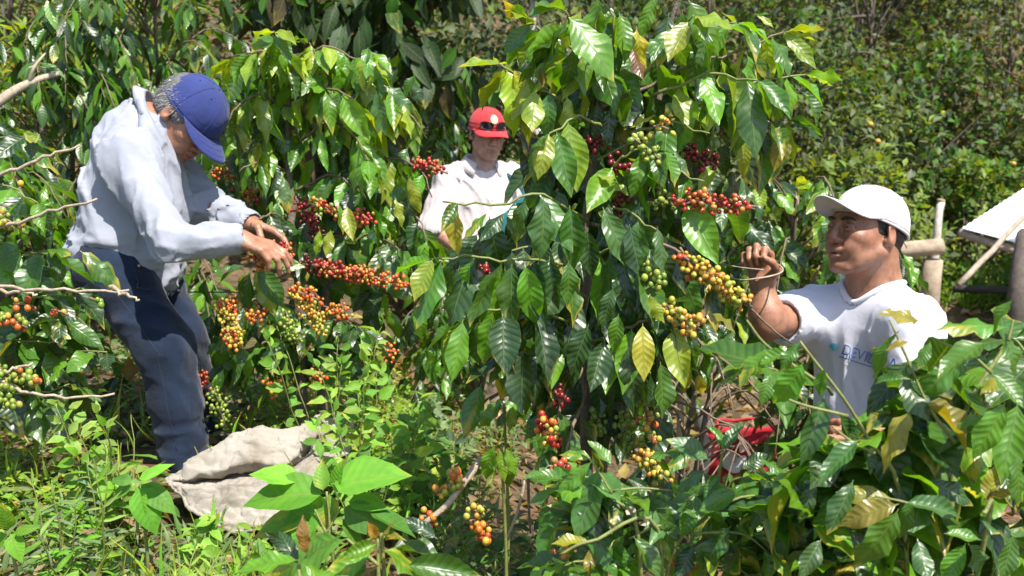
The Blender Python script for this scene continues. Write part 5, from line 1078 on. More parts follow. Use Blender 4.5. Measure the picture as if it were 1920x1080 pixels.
def left_bush():
    D0 = 3.72; g0 = P(560, 760, D0); g0 = V(g0[0], g0[1], G(g0[0], g0[1])); b = Plant('coffee_bush', g0, 'heavily fruiting coffee bush between the bending man and the red cap', 'coffee bush', 'coffee bushes in front'); b.avoid = [W_RED, W_BLUE]; b.sunny = [P(400, 385, 3.6), P(435, 405, 3.56), P(468, 420, 3.5)]; b.yw = (.66, .95)
    b.stem([g0-V(0, 0, .05), P(560, 600, D0), P(545, 350, D0), P(540, 110, D0)], .024, .007, M_BARK, 8, 22, 'stem', .004); b.stem([g0+V(.06, 0, -.05), P(610, 560, D0+.05), P(650, 330, D0+.05), P(640, 150, D0)], .02, .006, M_BARK, 8, 22, 'stem', .004)
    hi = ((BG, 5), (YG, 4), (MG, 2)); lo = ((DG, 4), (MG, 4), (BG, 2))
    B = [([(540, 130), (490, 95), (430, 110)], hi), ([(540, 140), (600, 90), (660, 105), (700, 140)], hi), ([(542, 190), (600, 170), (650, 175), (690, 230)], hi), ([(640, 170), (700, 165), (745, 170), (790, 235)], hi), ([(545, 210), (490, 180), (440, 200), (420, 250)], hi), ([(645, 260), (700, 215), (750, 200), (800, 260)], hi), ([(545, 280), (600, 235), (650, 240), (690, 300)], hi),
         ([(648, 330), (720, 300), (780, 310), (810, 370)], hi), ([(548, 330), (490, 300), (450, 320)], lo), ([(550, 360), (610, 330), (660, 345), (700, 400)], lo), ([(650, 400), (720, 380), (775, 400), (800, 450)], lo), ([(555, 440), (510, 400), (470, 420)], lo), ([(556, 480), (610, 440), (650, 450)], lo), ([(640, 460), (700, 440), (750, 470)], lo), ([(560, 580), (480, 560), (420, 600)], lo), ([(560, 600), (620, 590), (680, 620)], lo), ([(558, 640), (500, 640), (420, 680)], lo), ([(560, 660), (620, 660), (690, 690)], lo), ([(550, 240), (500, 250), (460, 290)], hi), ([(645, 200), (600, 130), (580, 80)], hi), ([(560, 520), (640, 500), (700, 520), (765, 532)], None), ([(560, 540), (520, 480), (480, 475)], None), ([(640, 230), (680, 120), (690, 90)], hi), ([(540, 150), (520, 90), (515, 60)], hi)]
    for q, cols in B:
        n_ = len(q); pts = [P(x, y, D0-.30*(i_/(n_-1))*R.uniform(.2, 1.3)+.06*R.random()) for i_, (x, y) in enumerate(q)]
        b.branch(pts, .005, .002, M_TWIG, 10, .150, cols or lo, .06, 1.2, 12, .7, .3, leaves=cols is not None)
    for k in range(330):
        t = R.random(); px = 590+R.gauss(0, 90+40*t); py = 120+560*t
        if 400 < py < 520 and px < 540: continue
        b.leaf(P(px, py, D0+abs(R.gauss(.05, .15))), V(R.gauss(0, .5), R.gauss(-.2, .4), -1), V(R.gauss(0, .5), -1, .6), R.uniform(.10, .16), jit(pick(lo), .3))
    CMx = dict(B=BG, Y=YG, M=MG, E=(.50, .36, .02), P=(.06, .14, .04), D=DG)
    for bx, by, tx, ty, c in [(478, 112, 470, 196, 'E'), (465, 495, 398, 522, 'P'), (462, 505, 432, 578, 'Y'), (470, 505, 462, 602, 'M'), (478, 505, 508, 590, 'Y'), (482, 502, 532, 575, 'M'), (490, 496, 564, 492, 'B'), (440, 498, 395, 500, 'M'), (520, 330, 500, 388, 'P'), (530, 330, 545, 395, 'P'), (610, 170, 625, 250, 'B'), (640, 180, 690, 260, 'B'), (705, 170, 718, 250, 'M'), (720, 160, 780, 200, 'P'), (600, 260, 612, 318, 'B'), (635, 380, 645, 440, 'B'), (650, 385, 662, 450, 'Y'), (600, 430, 590, 478, 'Y'), (620, 430, 612, 480, 'Y'), (740, 370, 760, 420, 'Y'), (765, 330, 790, 400, 'Y'), (420, 640, 380, 660, 'P'), (500, 650, 460, 670, 'M'), (545, 645, 490, 670, 'P'), (560, 650, 600, 690, 'M'), (450, 640, 440, 720, 'M'), (455, 650, 475, 715, 'B'), (420, 690, 395, 750, 'B')]:
        b.pleaf(bx, by, tx, ty, 3.36, CMx[c], depj=.04)
    for x0, y0, x1, y1, n_, pal, d in [(478, 480, 492, 500, 12, 'orange', 3.28), (500, 465, 542, 472, 24, 'red', 3.32), (572, 492, 640, 505, 26, 'dark', 3.42), (600, 500, 700, 520, 46, 'red', 3.36), (640, 510, 760, 532, 40, 'orange', 3.36), (412, 570, 448, 640, 46, 'yellow', 3.3), (425, 560, 440, 585, 12, 'orange', 3.3), (468, 582, 488, 596, 14, 'orange', 3.3), (556, 545, 604, 620, 52, 'yellow', 3.34), (548, 545, 590, 560, 16, 'orange', 3.32), (612, 576, 650, 590, 18, 'orange', 3.34), (560, 380, 600, 440, 30, 'dark', 3.5), (586, 380, 628, 400, 18, 'mix', 3.44), (664, 402, 694, 414, 14, 'red', 3.42), (780, 304, 830, 322, 18, 'red', 3.6), (404, 320, 442, 328, 14, 'orange', 3.78), (450, 350, 486, 380, 24, 'mix', 3.74), (700, 652, 746, 662, 14, 'orange', 3.4), (378, 690, 386, 730, 12, 'red', 3.42), (402, 730, 420, 792, 24, 'green', 3.36), (538, 590, 556, 640, 22, 'green', 3.34), (725, 470, 765, 440, 16, 'green', 3.7), (690, 690, 705, 700, 10, 'dark', 3.4), (356, 395, 372, 415, 14, 'yellow', 3.7), (585, 700, 600, 720, 9, 'orange', 3.4), (500, 715, 520, 735, 8, 'orange', 3.4), (425, 620, 440, 650, 12, 'orange', 3.28)]:
        b.fruit(x0, y0, x1, y1, d, int(n_*2.7), pal, .0062, False, 5.4)
    b.finish()
left_bush()
def edge_bush():
    D0 = 2.75; g0 = P(-60, 800, D0+.1); g0 = V(g0[0], g0[1], G(g0[0], g0[1])); b = Plant('coffee_bush', g0, 'coffee bush at the left edge with bare pale cherry twigs reaching in', 'coffee bush', 'coffee bushes in front'); b.avoid = [W_LEG, (150, 120, 560, 480, 3.4)]
    b.stem([g0-V(0, 0, .05), P(-90, 600, D0+.1), P(-100, 250, D0+.1)], .022, .01, M_BARK, 8)
    for q in ([(-95, 400, .1), (0, 328, 0), (80, 296, -.02), (150, 272, -.03)], [(-95, 470, .1), (0, 426, 0), (90, 398, -.05), (182, 373, -.08)], [(-95, 560, .1), (0, 538, 0), (120, 545, -.05), (242, 544, -.08)], [(-95, 540, .1), (20, 545, .02), (70, 552, 0)], [(-90, 690, .1), (0, 715, 0), (100, 745, .0), (215, 738, 0)], [(-90, 720, .1), (0, 700, 0), (62, 680, 0)], [(-95, 420, .1), (-20, 400, 0), (20, 382, 0)], [(205, 538, -.07), (225, 548, -.08), (262, 562, -.08)]):
        b.stem([P(x, y, D0+o) for x, y, o in q], .0058, .003, M_DEAD, 6, 16, 'branch', .003)
    lo = ((DG, 4), (MG, 5), (BG, 2))
    for q in ([(-90, 500), (0, 480), (90, 470)], [(-90, 540), (20, 590), (110, 600)], [(-90, 580), (60, 560), (150, 540)], [(-90, 600), (30, 640), (140, 630)], [(-90, 660), (60, 650), (200, 660)], [(-90, 700), (60, 690), (120, 640)], [(-90, 360), (10, 350), (70, 380)], [(-90, 280), (0, 260), (60, 250)], [(-90, 450), (-10, 450), (60, 500)], [(-90, 740), (40, 740), (130, 720)]):
        b.branch([P(x, y, D0+.28+.25*R.random()-.1*i_) for i_, (x, y) in enumerate(q)], .0045, .002, M_GTWIG, 5, .15, lo, .15, .75, 10)
    for bx, by, tx, ty, c in [(60, 560, 20, 640, DG), (85, 470, 60, 530, MG), (110, 475, 105, 540, MG), (150, 470, 230, 530, MG), (70, 600, 130, 620, YG), (150, 640, 165, 700, (.3, .34, .28)), (30, 640, 20, 720, DG), (120, 600, 190, 650, MG), (95, 380, 60, 400, BG)]: b.pleaf(bx, by, tx, ty, D0+.25, c)
    for x0, y0, x1, y1, n_, pal in [(0, 405, 45, 435, 12, 'orgreen'), (-5, 395, 10, 425, 8, 'yellow'), (0, 592, 45, 612, 16, 'orgreen'), (25, 700, 70, 715, 20, 'orgreen'), (-5, 735, 25, 760, 22, 'green'), (100, 582, 125, 590, 4, 'orange'), (30, 332, 36, 336, 2, 'yellow'), (0, 690, 20, 730, 16, 'green'), (170, 560, 190, 570, 3, 'green'), (30, 570, 60, 575, 6, 'orange')]: b.fruit(x0, y0, x1, y1, D0, n_, pal, .0085, False, 2.3)
    b.finish()
edge_bush()
def right_bush():
    D0 = 1.62; g0 = P(1760, 1080, D0); g0 = V(g0[0], g0[1]+.1, G(g0[0], g0[1]+.1)); b = Plant('coffee_bush', g0, 'large-leaved coffee bush filling the lower right corner', 'coffee bush', 'coffee bushes in front'); b.avoid = [W_SHIRT, W_BAG, (1770, 530, 1900, 590, 6)]
    b.stem([g0, P(1770, 1060, D0+.05), P(1800, 800, D0+.05), P(1890, 640, D0+.05)], .0065, .003, M_GTWIG, 8); b.stem([g0+V(.04, 0, 0), P(1700, 1040, D0+.05), P(1620, 810, D0), P(1500, 640, D0-.02)], .0045, .002, M_GTWIG, 7); b.stem([g0, P(1840, 1040, D0), P(1845, 960, D0-.05)], .005, .003, M_GTWIG, 7)
    for q in ([(1790, 830), (1740, 760), (1700, 670), (1668, 600)], [(1860, 700), (1820, 665), (1760, 640)], [(1640, 850), (1600, 830), (1560, 800)], [(1720, 950), (1690, 940), (1640, 930)], [(1540, 720), (1440, 650), (1400, 600)], [(1850, 940), (1880, 900), (1910, 820)], [(1890, 640), (1900, 600)], [(1590, 780), (1480, 750), (1420, 700)]): b.stem([P(x, y, D0-.02) for x, y in q], .0028, .0015, M_GTWIG, 6, 10, 'branch')
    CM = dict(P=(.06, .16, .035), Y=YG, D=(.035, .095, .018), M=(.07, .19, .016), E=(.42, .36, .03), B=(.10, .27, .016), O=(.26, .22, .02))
    lv = [(1506, 679, 1455, 768, 'B'), (1546, 742, 1508, 870, 'D'), (1546, 690, 1536, 744, 'M'), (1705, 675, 1626, 776, 'D'), (1811, 664, 1732, 748, 'M'), (1709, 766, 1648, 870, 'O'), (1730, 754, 1842, 824, 'O'), (1734, 783, 1752, 906, 'D'), (1885, 754, 1830, 862, 'B'), (1909, 754, 1878, 902, 'B'), (1612, 823, 1536, 902, 'P'), (1624, 823, 1634, 888, 'D'), (1677, 937, 1573, 920, 'O'), (1685, 945, 1573, 976, 'O'), (1697, 941, 1813, 960, 'P'), (1709, 935, 1688, 1017, 'M'), (1685, 954, 1614, 1084, 'B'), (1836, 974, 1920, 1017, 'P'), (1811, 1019, 1768, 1094, 'B'), (1815, 1019, 1870, 1090, 'M'), (1890, 614, 1768, 598, 'B'), (1725, 602, 1660, 578, 'O'), (1850, 640, 1760, 700, 'M'), (1850, 945, 1866, 873, 'O'), (1830, 935, 1814, 908, 'E'), (1840, 940, 1900, 915, 'O'), (1760, 800, 1700, 900, 'D'), (1820, 820, 1790, 920, 'D'), (1770, 860, 1800, 960, 'D'), (1600, 900, 1560, 1000, 'D'), (1640, 1000, 1560, 1060, 'D'), (1720, 1010, 1740, 1090, 'P'), (1900, 1000, 1880, 1090, 'M'), (1880, 620, 1920, 700, 'M'), (1860, 700, 1920, 760, 'M'), (1660, 640, 1640, 700, 'M'), (1705, 640, 1660, 652, 'O'), (1745, 640, 1720, 690, 'M'), (1500, 640, 1460, 690, 'M'), (1480, 660, 1400, 690, 'B'), (1440, 655, 1378, 720, 'B'), (1445, 700, 1430, 760, 'M'), (1560, 800, 1500, 820, 'M'), (1570, 770, 1600, 840, 'D'), (1690, 700, 1740, 790, 'D'), (1800, 720, 1800, 820, 'D'), (1740, 900, 1830, 940, 'D'), (1880, 880, 1910, 960, 'D'), (1850, 780, 1790, 800, 'M'), (1530, 900, 1500, 980, 'D'), (1900, 560, 1850, 620, 'B'), (1640, 720, 1700, 700, 'M'), (1905, 850, 1920, 950, 'M'), (1770, 1000, 1840, 1010, 'B'), (1540, 1010, 1500, 1085, 'D'), (1890, 700, 1840, 740, 'O')]
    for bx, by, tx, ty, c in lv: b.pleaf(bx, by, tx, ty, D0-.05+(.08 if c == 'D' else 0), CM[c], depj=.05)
    for q in ([(1800, 800), (1740, 760), (1680, 780)], [(1850, 720), (1800, 690), (1740, 700)], [(1840, 900), (1780, 860), (1720, 880)], [(1780, 1000), (1700, 980), (1640, 1010)], [(1620, 830), (1560, 840), (1510, 880)], [(1860, 960), (1900, 900), (1940, 900)], [(1870, 660), (1900, 640), (1950, 680)], [(1790, 900), (1830, 860), (1880, 880)], [(1700, 950), (1640, 900), (1580, 920)], [(1840, 1040), (1880, 1000), (1930, 1040)], [(1700, 1060), (1640, 1040), (1570, 1060)], [(1560, 740), (1500, 700), (1440, 690)], [(1660, 900), (1620, 860), (1570, 850)], [(1740, 840), (1690, 810), (1640, 830)], [(1800, 940), (1760, 900), (1700, 900)], [(1600, 1000), (1560, 960), (1510, 970)], [(1750, 1060), (1700, 1020), (1640, 1040)], [(1880, 820), (1840, 780), (1790, 780)], [(1900, 960), (1860, 920), (1810, 930)], [(1680, 800), (1650, 760), (1640, 720)]):
        b.branch([P(x, y, D0+.16-.05*i_+.05*R.random()) for i_, (x, y) in enumerate(q)], .003, .0015, M_GTWIG, 4, .150, ((MG, 4), (BG, 4), (DG, 3)), .1, .35, 10, .8, .3)
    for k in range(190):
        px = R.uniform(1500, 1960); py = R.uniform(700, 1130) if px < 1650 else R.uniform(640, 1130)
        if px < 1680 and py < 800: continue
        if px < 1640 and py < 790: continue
        b.leaf(P(px, py, D0+.28+.25*R.random()), V(R.gauss(0, .7), R.gauss(-.2, .4), -.7), V(R.gauss(0, .4), -.6, .8), R.uniform(.09, .13), jit(pick(((DG, 5), (MG, 1))), .3))  # back leaves coloured dark so the gaps between front leaves read as shade
    b.finish()
right_bush()
def front_bush():
    D0 = 1.78; g0 = P(1230, 1100, D0); g0 = V(g0[0], g0[1]+.1, G(g0[0], g0[1]+.1)); b = Plant('coffee_bush', g0, 'light green coffee bush at the bottom centre below the red bag', 'coffee bush', 'coffee bushes in front'); b.avoid = [W_BAG]
    b.stem([g0, P(1250, 1080, D0+.05), P(1330, 960, D0+.05), P(1356, 845, D0)], .005, .0025, M_GTWIG, 7); b.stem([g0, P(1200, 1040, D0), P(1150, 930, D0)], .0045, .0025, M_GTWIG, 7); b.stem([g0, P(1240, 1020, D0), P(1110, 1015, D0-.05), P(1050, 1040, D0-.05)], .004, .0022, M_GTWIG, 7)
    for q in ([(1150, 930), (1110, 865), (1090, 850)], [(1150, 920), (1200, 915), (1260, 920)], [(1330, 960), (1400, 930), (1480, 940)], [(1300, 1000), (1390, 1000), (1440, 1035)], [(1290, 1010), (1240, 985), (1180, 1010)]): b.stem([P(x, y, D0-.01) for x, y in q], .0026, .0015, M_GTWIG, 6, 8, 'branch')
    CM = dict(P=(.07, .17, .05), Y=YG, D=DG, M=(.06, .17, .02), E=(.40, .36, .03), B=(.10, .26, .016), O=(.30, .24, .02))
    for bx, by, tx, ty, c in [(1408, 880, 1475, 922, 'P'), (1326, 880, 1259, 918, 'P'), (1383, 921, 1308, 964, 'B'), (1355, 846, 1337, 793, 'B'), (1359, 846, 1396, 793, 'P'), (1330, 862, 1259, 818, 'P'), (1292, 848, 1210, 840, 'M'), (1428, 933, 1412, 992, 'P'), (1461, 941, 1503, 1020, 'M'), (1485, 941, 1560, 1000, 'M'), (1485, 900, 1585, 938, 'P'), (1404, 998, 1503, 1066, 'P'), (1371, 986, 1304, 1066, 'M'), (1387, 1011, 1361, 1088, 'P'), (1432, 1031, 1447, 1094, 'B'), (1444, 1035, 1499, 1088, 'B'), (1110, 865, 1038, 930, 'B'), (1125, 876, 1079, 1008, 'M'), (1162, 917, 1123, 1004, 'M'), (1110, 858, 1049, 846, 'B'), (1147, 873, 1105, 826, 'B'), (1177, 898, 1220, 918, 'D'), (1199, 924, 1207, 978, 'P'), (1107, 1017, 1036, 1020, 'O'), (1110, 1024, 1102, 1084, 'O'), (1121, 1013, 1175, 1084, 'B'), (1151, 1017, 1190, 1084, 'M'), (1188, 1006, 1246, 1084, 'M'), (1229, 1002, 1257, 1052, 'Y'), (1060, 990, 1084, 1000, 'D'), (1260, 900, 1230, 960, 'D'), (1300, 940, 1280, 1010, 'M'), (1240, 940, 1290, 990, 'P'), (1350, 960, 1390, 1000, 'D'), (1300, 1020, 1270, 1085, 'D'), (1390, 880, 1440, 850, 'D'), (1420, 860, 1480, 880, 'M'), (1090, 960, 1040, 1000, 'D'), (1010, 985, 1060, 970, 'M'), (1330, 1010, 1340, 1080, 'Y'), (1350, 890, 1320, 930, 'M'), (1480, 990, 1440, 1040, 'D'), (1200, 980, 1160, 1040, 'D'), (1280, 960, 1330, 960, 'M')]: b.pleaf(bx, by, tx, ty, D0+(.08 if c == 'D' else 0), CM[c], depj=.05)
    for q in ([(1180, 1000), (1140, 960), (1090, 960)], [(1230, 980), (1200, 930), (1160, 930)], [(1400, 960), (1450, 930), (1510, 950)], [(1330, 960), (1380, 900), (1450, 900)], [(1250, 1050), (1330, 1010), (1400, 1030)], [(1200, 1040), (1240, 960), (1300, 930)], [(1150, 960), (1110, 900), (1060, 900)], [(1200, 1060), (1130, 1030), (1060, 1060)], [(1300, 1040), (1360, 1060), (1440, 1080)], [(1330, 950), (1430, 980), (1520, 1030)]):
        b.branch([P(x, y, D0+.10-.05*i_+.05*R.random()) for i_, (x, y) in enumerate(q)], .003, .0015, M_GTWIG, 5, .108, ((MG, 4), (BG, 5), (DG, 2), ((.09, .22, .06), 3)), .1, .2, 10, .8, .3)
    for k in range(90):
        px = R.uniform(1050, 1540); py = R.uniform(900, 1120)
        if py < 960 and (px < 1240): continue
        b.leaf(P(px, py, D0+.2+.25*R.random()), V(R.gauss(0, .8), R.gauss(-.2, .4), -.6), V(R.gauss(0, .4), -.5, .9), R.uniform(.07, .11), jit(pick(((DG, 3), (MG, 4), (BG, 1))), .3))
    b.fruit(1270, 1060, 1300, 1068, D0+.05, 9, 'orange', .0078); b.fruit(1040, 1038, 1060, 1046, D0+.05, 5, 'orange', .0078)
    b.finish()
front_bush()
# bush between the central bush and the man in the white cap
b = coffee_bush(gp(1500, 4.5), 1.78, 'dark glossy coffee bush behind the raised hand of the white-capped man', 64, .15, ((DG, 5), (MG, 4), (BG, 1.2), (YG, .5)), .85, 300, 'coffee bushes in front', low=.30, toward=-1.57, avoid=[W_BAG, W_SOIL, (1685, 425, 1785, 500, 6.5)]); b.finish()
b = coffee_bush(gp(1660, 4.2), 1.10, 'low coffee bush behind the neck of the white-capped man', 40, .14, ((DG, 3), (MG, 5), (BG, 2)), .55, 300, 'coffee bushes in front', low=.05, toward=-1.57, avoid=[(1685, 400, 1785, 500, 6.5), (1775, 530, 1910, 640, 7)]); b.finish()
b = coffee_bush(gp(1300, 3.6), .95, 'low shaded coffee bush right behind the hanging yellow cherries', 22, .14, ((DG, 5), (MG, 3)), .45, 200, 'coffee bushes in front', low=.55, toward=-1.57, avoid=[W_BAG, W_SOIL]); b.finish()
# ================================================================== SMALLER THINGS
def sack():
    us = np.array([0, .18, .42, .62, .82, 1.0]); upb = [(302, 906, 2.98), (385, 852, 3.03), (455, 810, 3.10), (545, 812, 3.16), (598, 780, 3.28), (658, 792, 3.36)]; lob = [(318, 926, 2.93), (378, 988, 2.85), (448, 1002, 2.82), (522, 968, 2.84), (602, 888, 3.02), (654, 842, 3.22)]
    nu, nv = 130, 90; ua = np.linspace(0, 1, nu); Ub = spline([P(*q) for q in upb], nu); Lb = spline([P(*q) for q in lob], nu)
    vt = [0, .14, .30, .40, .52, .62, .80, 1.0]; pr = [0, -.024, -.036, .085, .095, -.028, -.016, 0]; hz = [0, .002, -.012, -.022, -.004, .012, .006, 0]
    va = np.linspace(-.16, 1, nv); G_ = np.zeros((nv, nu, 3)); wid = np.sin(np.pi*np.clip(.10+ua*.86, 0, 1))
    for i_, v_ in enumerate(va):
        vv = max(v_, 0)+.03*np.sin(ua*9); vv = np.clip(vv, 0, 1); dv = np.interp(vv, vt, pr)*wid; hv = np.interp(vv, vt, hz)*wid
        back = max(-v_, 0); G_[i_] = Ub*(1-max(v_, 0))+Lb*max(v_, 0)+FW*(dv[:, None]+back*1.2)+V(0, 0, 1)*(hv[:, None]-back*.55)
    q = G_.reshape(-1, 3)
    def crs(f_, s_): return np.stack([.5-np.abs(noise3(q*f_, s_+k_)*2-1) for k_ in range(3)], -1)
    q = q+crs(9, 1)*.016+crs(21, 5)*.013+crs(46, 9)*.008+crs(90, 13)*.003
    m, n, l, b = new_mat('burlap_sackcloth'); tc = n.new('ShaderNodeTexCoord'); sep = []
    n1 = N(n, 'ShaderNodeTexNoise', i_Scale=9.0, i_Detail=6.0); l.new(tc.outputs['Object'], n1.inputs['Vector']); rp = ramp(n, [(.3, (.30, .255, .20)), (.48, (.46, .41, .35)), (.8, (.54, .49, .43))]); l.new(n1.outputs['Fac'], rp.inputs[0])
    wv = [N(n, 'ShaderNodeTexWave', i_Scale=140.0, i_Distortion=1.2, bands_direction=d) for d in 'XZ']
    for k in wv: l.new(tc.outputs['Object'], k.inputs['Vector'])
    ad = N(n, 'ShaderNodeMath', operation='ADD'); l.new(wv[0].outputs['Fac'], ad.inputs[0]); l.new(wv[1].outputs['Fac'], ad.inputs[1]); bp = N(n, 'ShaderNodeBump', i_Strength=.7, i_Distance=.003); l.new(ad.outputs[0], bp.inputs['Height']); l.new(bp.outputs[0], b.inputs['Normal'])
    l.new(rp.outputs[0], b.inputs['Base Color']); b.inputs['Roughness'].default_value = .95; b.inputs['Specular IOR Level'].default_value = .1
    t = thing('burlap_sack', P(470, 985, 3.0), 'crumpled empty burlap sack lying open beside the bending man', 'sack')
    k = (np.arange(nv-1)[:, None]*nu+np.arange(nu-1)[None]).ravel(); o = link('sackcloth', mesh_from('sackcloth', rel(t, q), np.stack([k, k+1, k+nu+1, k+nu], -1), m), t); s = o.modifiers.new('s', 'SOLIDIFY'); s.thickness = .003
    mb = MB(); mb.tube(q.reshape(nv, nu, 3)[-1], .006, 6); mb.build('hem', m, t); mb = MB(); mb.tube(q.reshape(nv, nu, 3)[:, 0], .005, 6); mb.build('hem', m, t)
sack()
def red_bag():
    d = 5.2; c = gp(1394, d); c[2] = G(c[0], c[1]); t = thing('shopping_bag', c, 'red bag with white flower print standing on the ground beside the white-shirted man', 'bag')
    w_, dp, h = .19, .11, .8*max(.30, P(1394, 800, 5.1)[2]-c[2]); th = np.linspace(0, 2*math.pi, 49)[:-1]; rows = []
    for k in range(15):
        z = k/14; sx = np.sign(np.cos(th))*np.abs(np.cos(th))**.55; sy = np.sign(np.sin(th))*np.abs(np.sin(th))**.55; f = 1-.06*z+.02*math.sin(z*7)
        rows.append(np.stack([c[0]+sx*w_*f+.02*z, c[1]+sy*dp*(f-.1*z), np.full(48, c[2]+h*z)], -1))
    q = np.concatenate(rows); q += np.stack([noise3(q*9, 1)-.5, noise3(q*9, 2)-.5, (noise3(q*9, 3)-.5)*(q[:, 2] > c[2]+.05)], -1)*.055
    k = np.arange(14)[:, None]*48; j = np.arange(48)[None]; f4 = np.stack([k+j, k+(j+1) % 48, k+48+(j+1) % 48, k+48+j], -1).reshape(-1, 4)
    rm = cloth_mat('red_bag_cloth', (.42, .016, .028), 700, .6, .12, .2); wm = cloth_mat('white_flower_print', (.72, .70, .74), 700, .7, .06, .1); pm = cloth_mat('pink_print', (.72, .50, .48), 700, .7, .1, .1)
    mi = np.zeros(len(f4), int); ang = np.tile(np.arange(48), 14); mi[(ang >= 24) & (ang <= 27)] = 1
    o = link('bag_body', mesh_from('bag_body', rel(t, q), f4, [rm, wm], True, None, None, mi), t); s = o.modifiers.new('s', 'SOLIDIFY'); s.thickness = .003
    def on(px, py):
        e = P(px, py, d); v = nrm(e-EYE); best = None
        fr = q[(q[:, 1] < c[1]+.02)]; s_ = (fr-EYE)@v; dist = np.linalg.norm(fr-EYE-s_[:, None]*v, axis=1); i_ = np.argsort(dist)[:4]; return EYE+v*(np.average(s_[i_], weights=1/(dist[i_]+.004))-.012)
    def patch(pts, m_, nm):
        v = np.array([on(*p_) for p_ in pts]); ce = v.mean(0); v = np.vstack([v, ce]); n_ = len(pts); link(nm, mesh_from(nm, rel(t, v), np.stack([np.full(n_, n_), np.arange(n_), (np.arange(n_)+1) % n_], -1), m_, False), t)
    def oval(cx, cy, a, b_, r_): return [(cx+a*math.cos(u)*math.cos(r_)-b_*math.sin(u)*math.sin(r_), cy+a*math.cos(u)*math.sin(r_)+b_*math.sin(u)*math.cos(r_)) for u in np.linspace(0, 2*math.pi, 13)[:-1]]
    for cx, cy, a, b_, r_ in ((1371, 856, 13, 10, .5), (1390, 866, 14, 10, -.9), (1376, 877, 15, 10, .2), (1362, 870, 10, 8, 1.2), (1440, 866, 9, 6, .3)): patch(oval(cx, cy, a, b_, r_), wm, 'printed_petal')
    patch([(1384, 832), (1403, 826), (1406, 842), (1387, 850)], pm, 'printed_patch')
    for s_ in (-1, 1):
        a = V(c[0]-.08, c[1]+s_*dp*.75, c[2]+h*.97); e = V(c[0]+.12, c[1]+s_*dp*.75, c[2]+h*.97); mb = MB(); mb.tube(spline([a, a+V(.01, s_*.03, .03), (a+e)/2+V(0, s_*.09, .005), e+V(-.01, s_*.04, .03), e], 16), .008, 7); mb.build('handle', rm, t)
red_bag()
# pale jar with a white lid and a white cup on the ground
t = thing('jar', gp(1328, 6.2), 'small grey jar with a white lid on the ground behind the red bag', 'jar'); c = np.array(t.location)
mb = MB(); hh = P(1330, 745, 5.6)[2]-c[2]; hh = .15; mb.tube([c, c+V(0, 0, .02), c+V(0, 0, hh*.8), c+V(0, 0, hh*.9)], [.045, .05, .05, .042], 16); mb.build('body', simple_mat('grey_plastic', (.16, .14, .14), .5, .2), t)
mb = MB(); mb.tube([c+V(0, 0, hh*.88), c+V(0, 0, hh)], [.05, .05], 16); mb.build('lid', simple_mat('white_lid', (.8, .8, .8), .4, .05), t)
# timber offcuts lying behind the trunk
wd2 = simple_mat('weathered_plank', (.40, .33, .26), .9, .3, 14, .5, 60)
for k, (x0, y0, x1, y1, lab) in enumerate(((1105, 755, 1215, 850, 'wide weathered plank lying on the ground behind the central stem'), (1150, 745, 1260, 800, 'shorter grey plank lying above the wide plank behind the stem'), (1140, 850, 1200, 905, 'broken plank end lowest behind the central stem'))):
    a = P(x0, y0, 4.6-.3*k*0); e = P(x1, y1, 4.5); a[2] = G(a[0], a[1])+.05+.03*k; e[2] = G(e[0], e[1])+.05+.03*k; ax = nrm(e-a); sd = nrm(np.cross(ax, (0, 0, 1)))*.065; up = V(0, 0, .025)
    v = [a-sd, a+sd, e+sd, e-sd, a-sd+up, a+sd+up, e+sd*1.05+up, e-sd*.9+up]; f = np.array([[0, 3, 2, 1], [4, 5, 6, 7], [0, 1, 5, 4], [1, 2, 6, 5], [2, 3, 7, 6], [3, 0, 4, 7]])
    tag(link('plank', mesh_from('plank', np.array(v), f, wd2, False)), lab, 'plank', 'planks behind the central bush')
# twig pinched by the man in the white cap
t = thing('coffee_twig', P(1428, 520, 2.78), 'thin bare bent twig pinched between the fingers of the white-capped man', 'twig'); d = 2.74
mb = MB(); mb.tube(spline([P(1330, 505, d+.1), P(1382, 524, d), P(1420, 522, d-.03), P(1455, 515, d), P(1468, 507, d+.02), P(1462, 498, d+.06), P(1445, 490, d+.1)], 26), .0021, 6); mb.build('stalk', M_DEAD, t)
mb = MB(); mb.tube(spline([P(1362, 497, d+.05), P(1392, 502, d), P(1432, 506, d-.02)], 12), .0018, 6); mb.build('stalk', M_DEAD, t)
# dead cherry twig in front, low centre
b = Plant('coffee_seedling', gp(880, 2.5), 'low broken pale coffee twig with yellow and orange cherries above the weeds', 'coffee plant', 'young coffee plants')
b.stem([P(905, 858, 2.4), P(870, 905, 2.38), P(835, 950, 2.36), P(790, 985, 2.36)], .0085, .006, M_DEAD, 7, 12, 'branch'); b.stem([P(985, 900, 2.45), P(970, 960, 2.45), P(950, 1010, 2.45)], .004, .003, M_DEAD, 6); b.stem([P(990, 890, 2.5), P(992, 960, 2.5), P(995, 1000, 2.5)], .004, .003, M_TWIG, 6)
for q in ((820, 925, 865, 905, 14, 'yellow'), (885, 980, 915, 1012, 16, 'orange'), (790, 968, 815, 975, 8, 'orange'), (850, 890, 862, 893, 4, 'orange'), (880, 955, 905, 965, 8, 'yellow'), (1030, 1000, 1040, 1010, 3, 'orange')): b.fruit(*q[:4], 2.37, q[4], q[5], .0085)
b.finish()
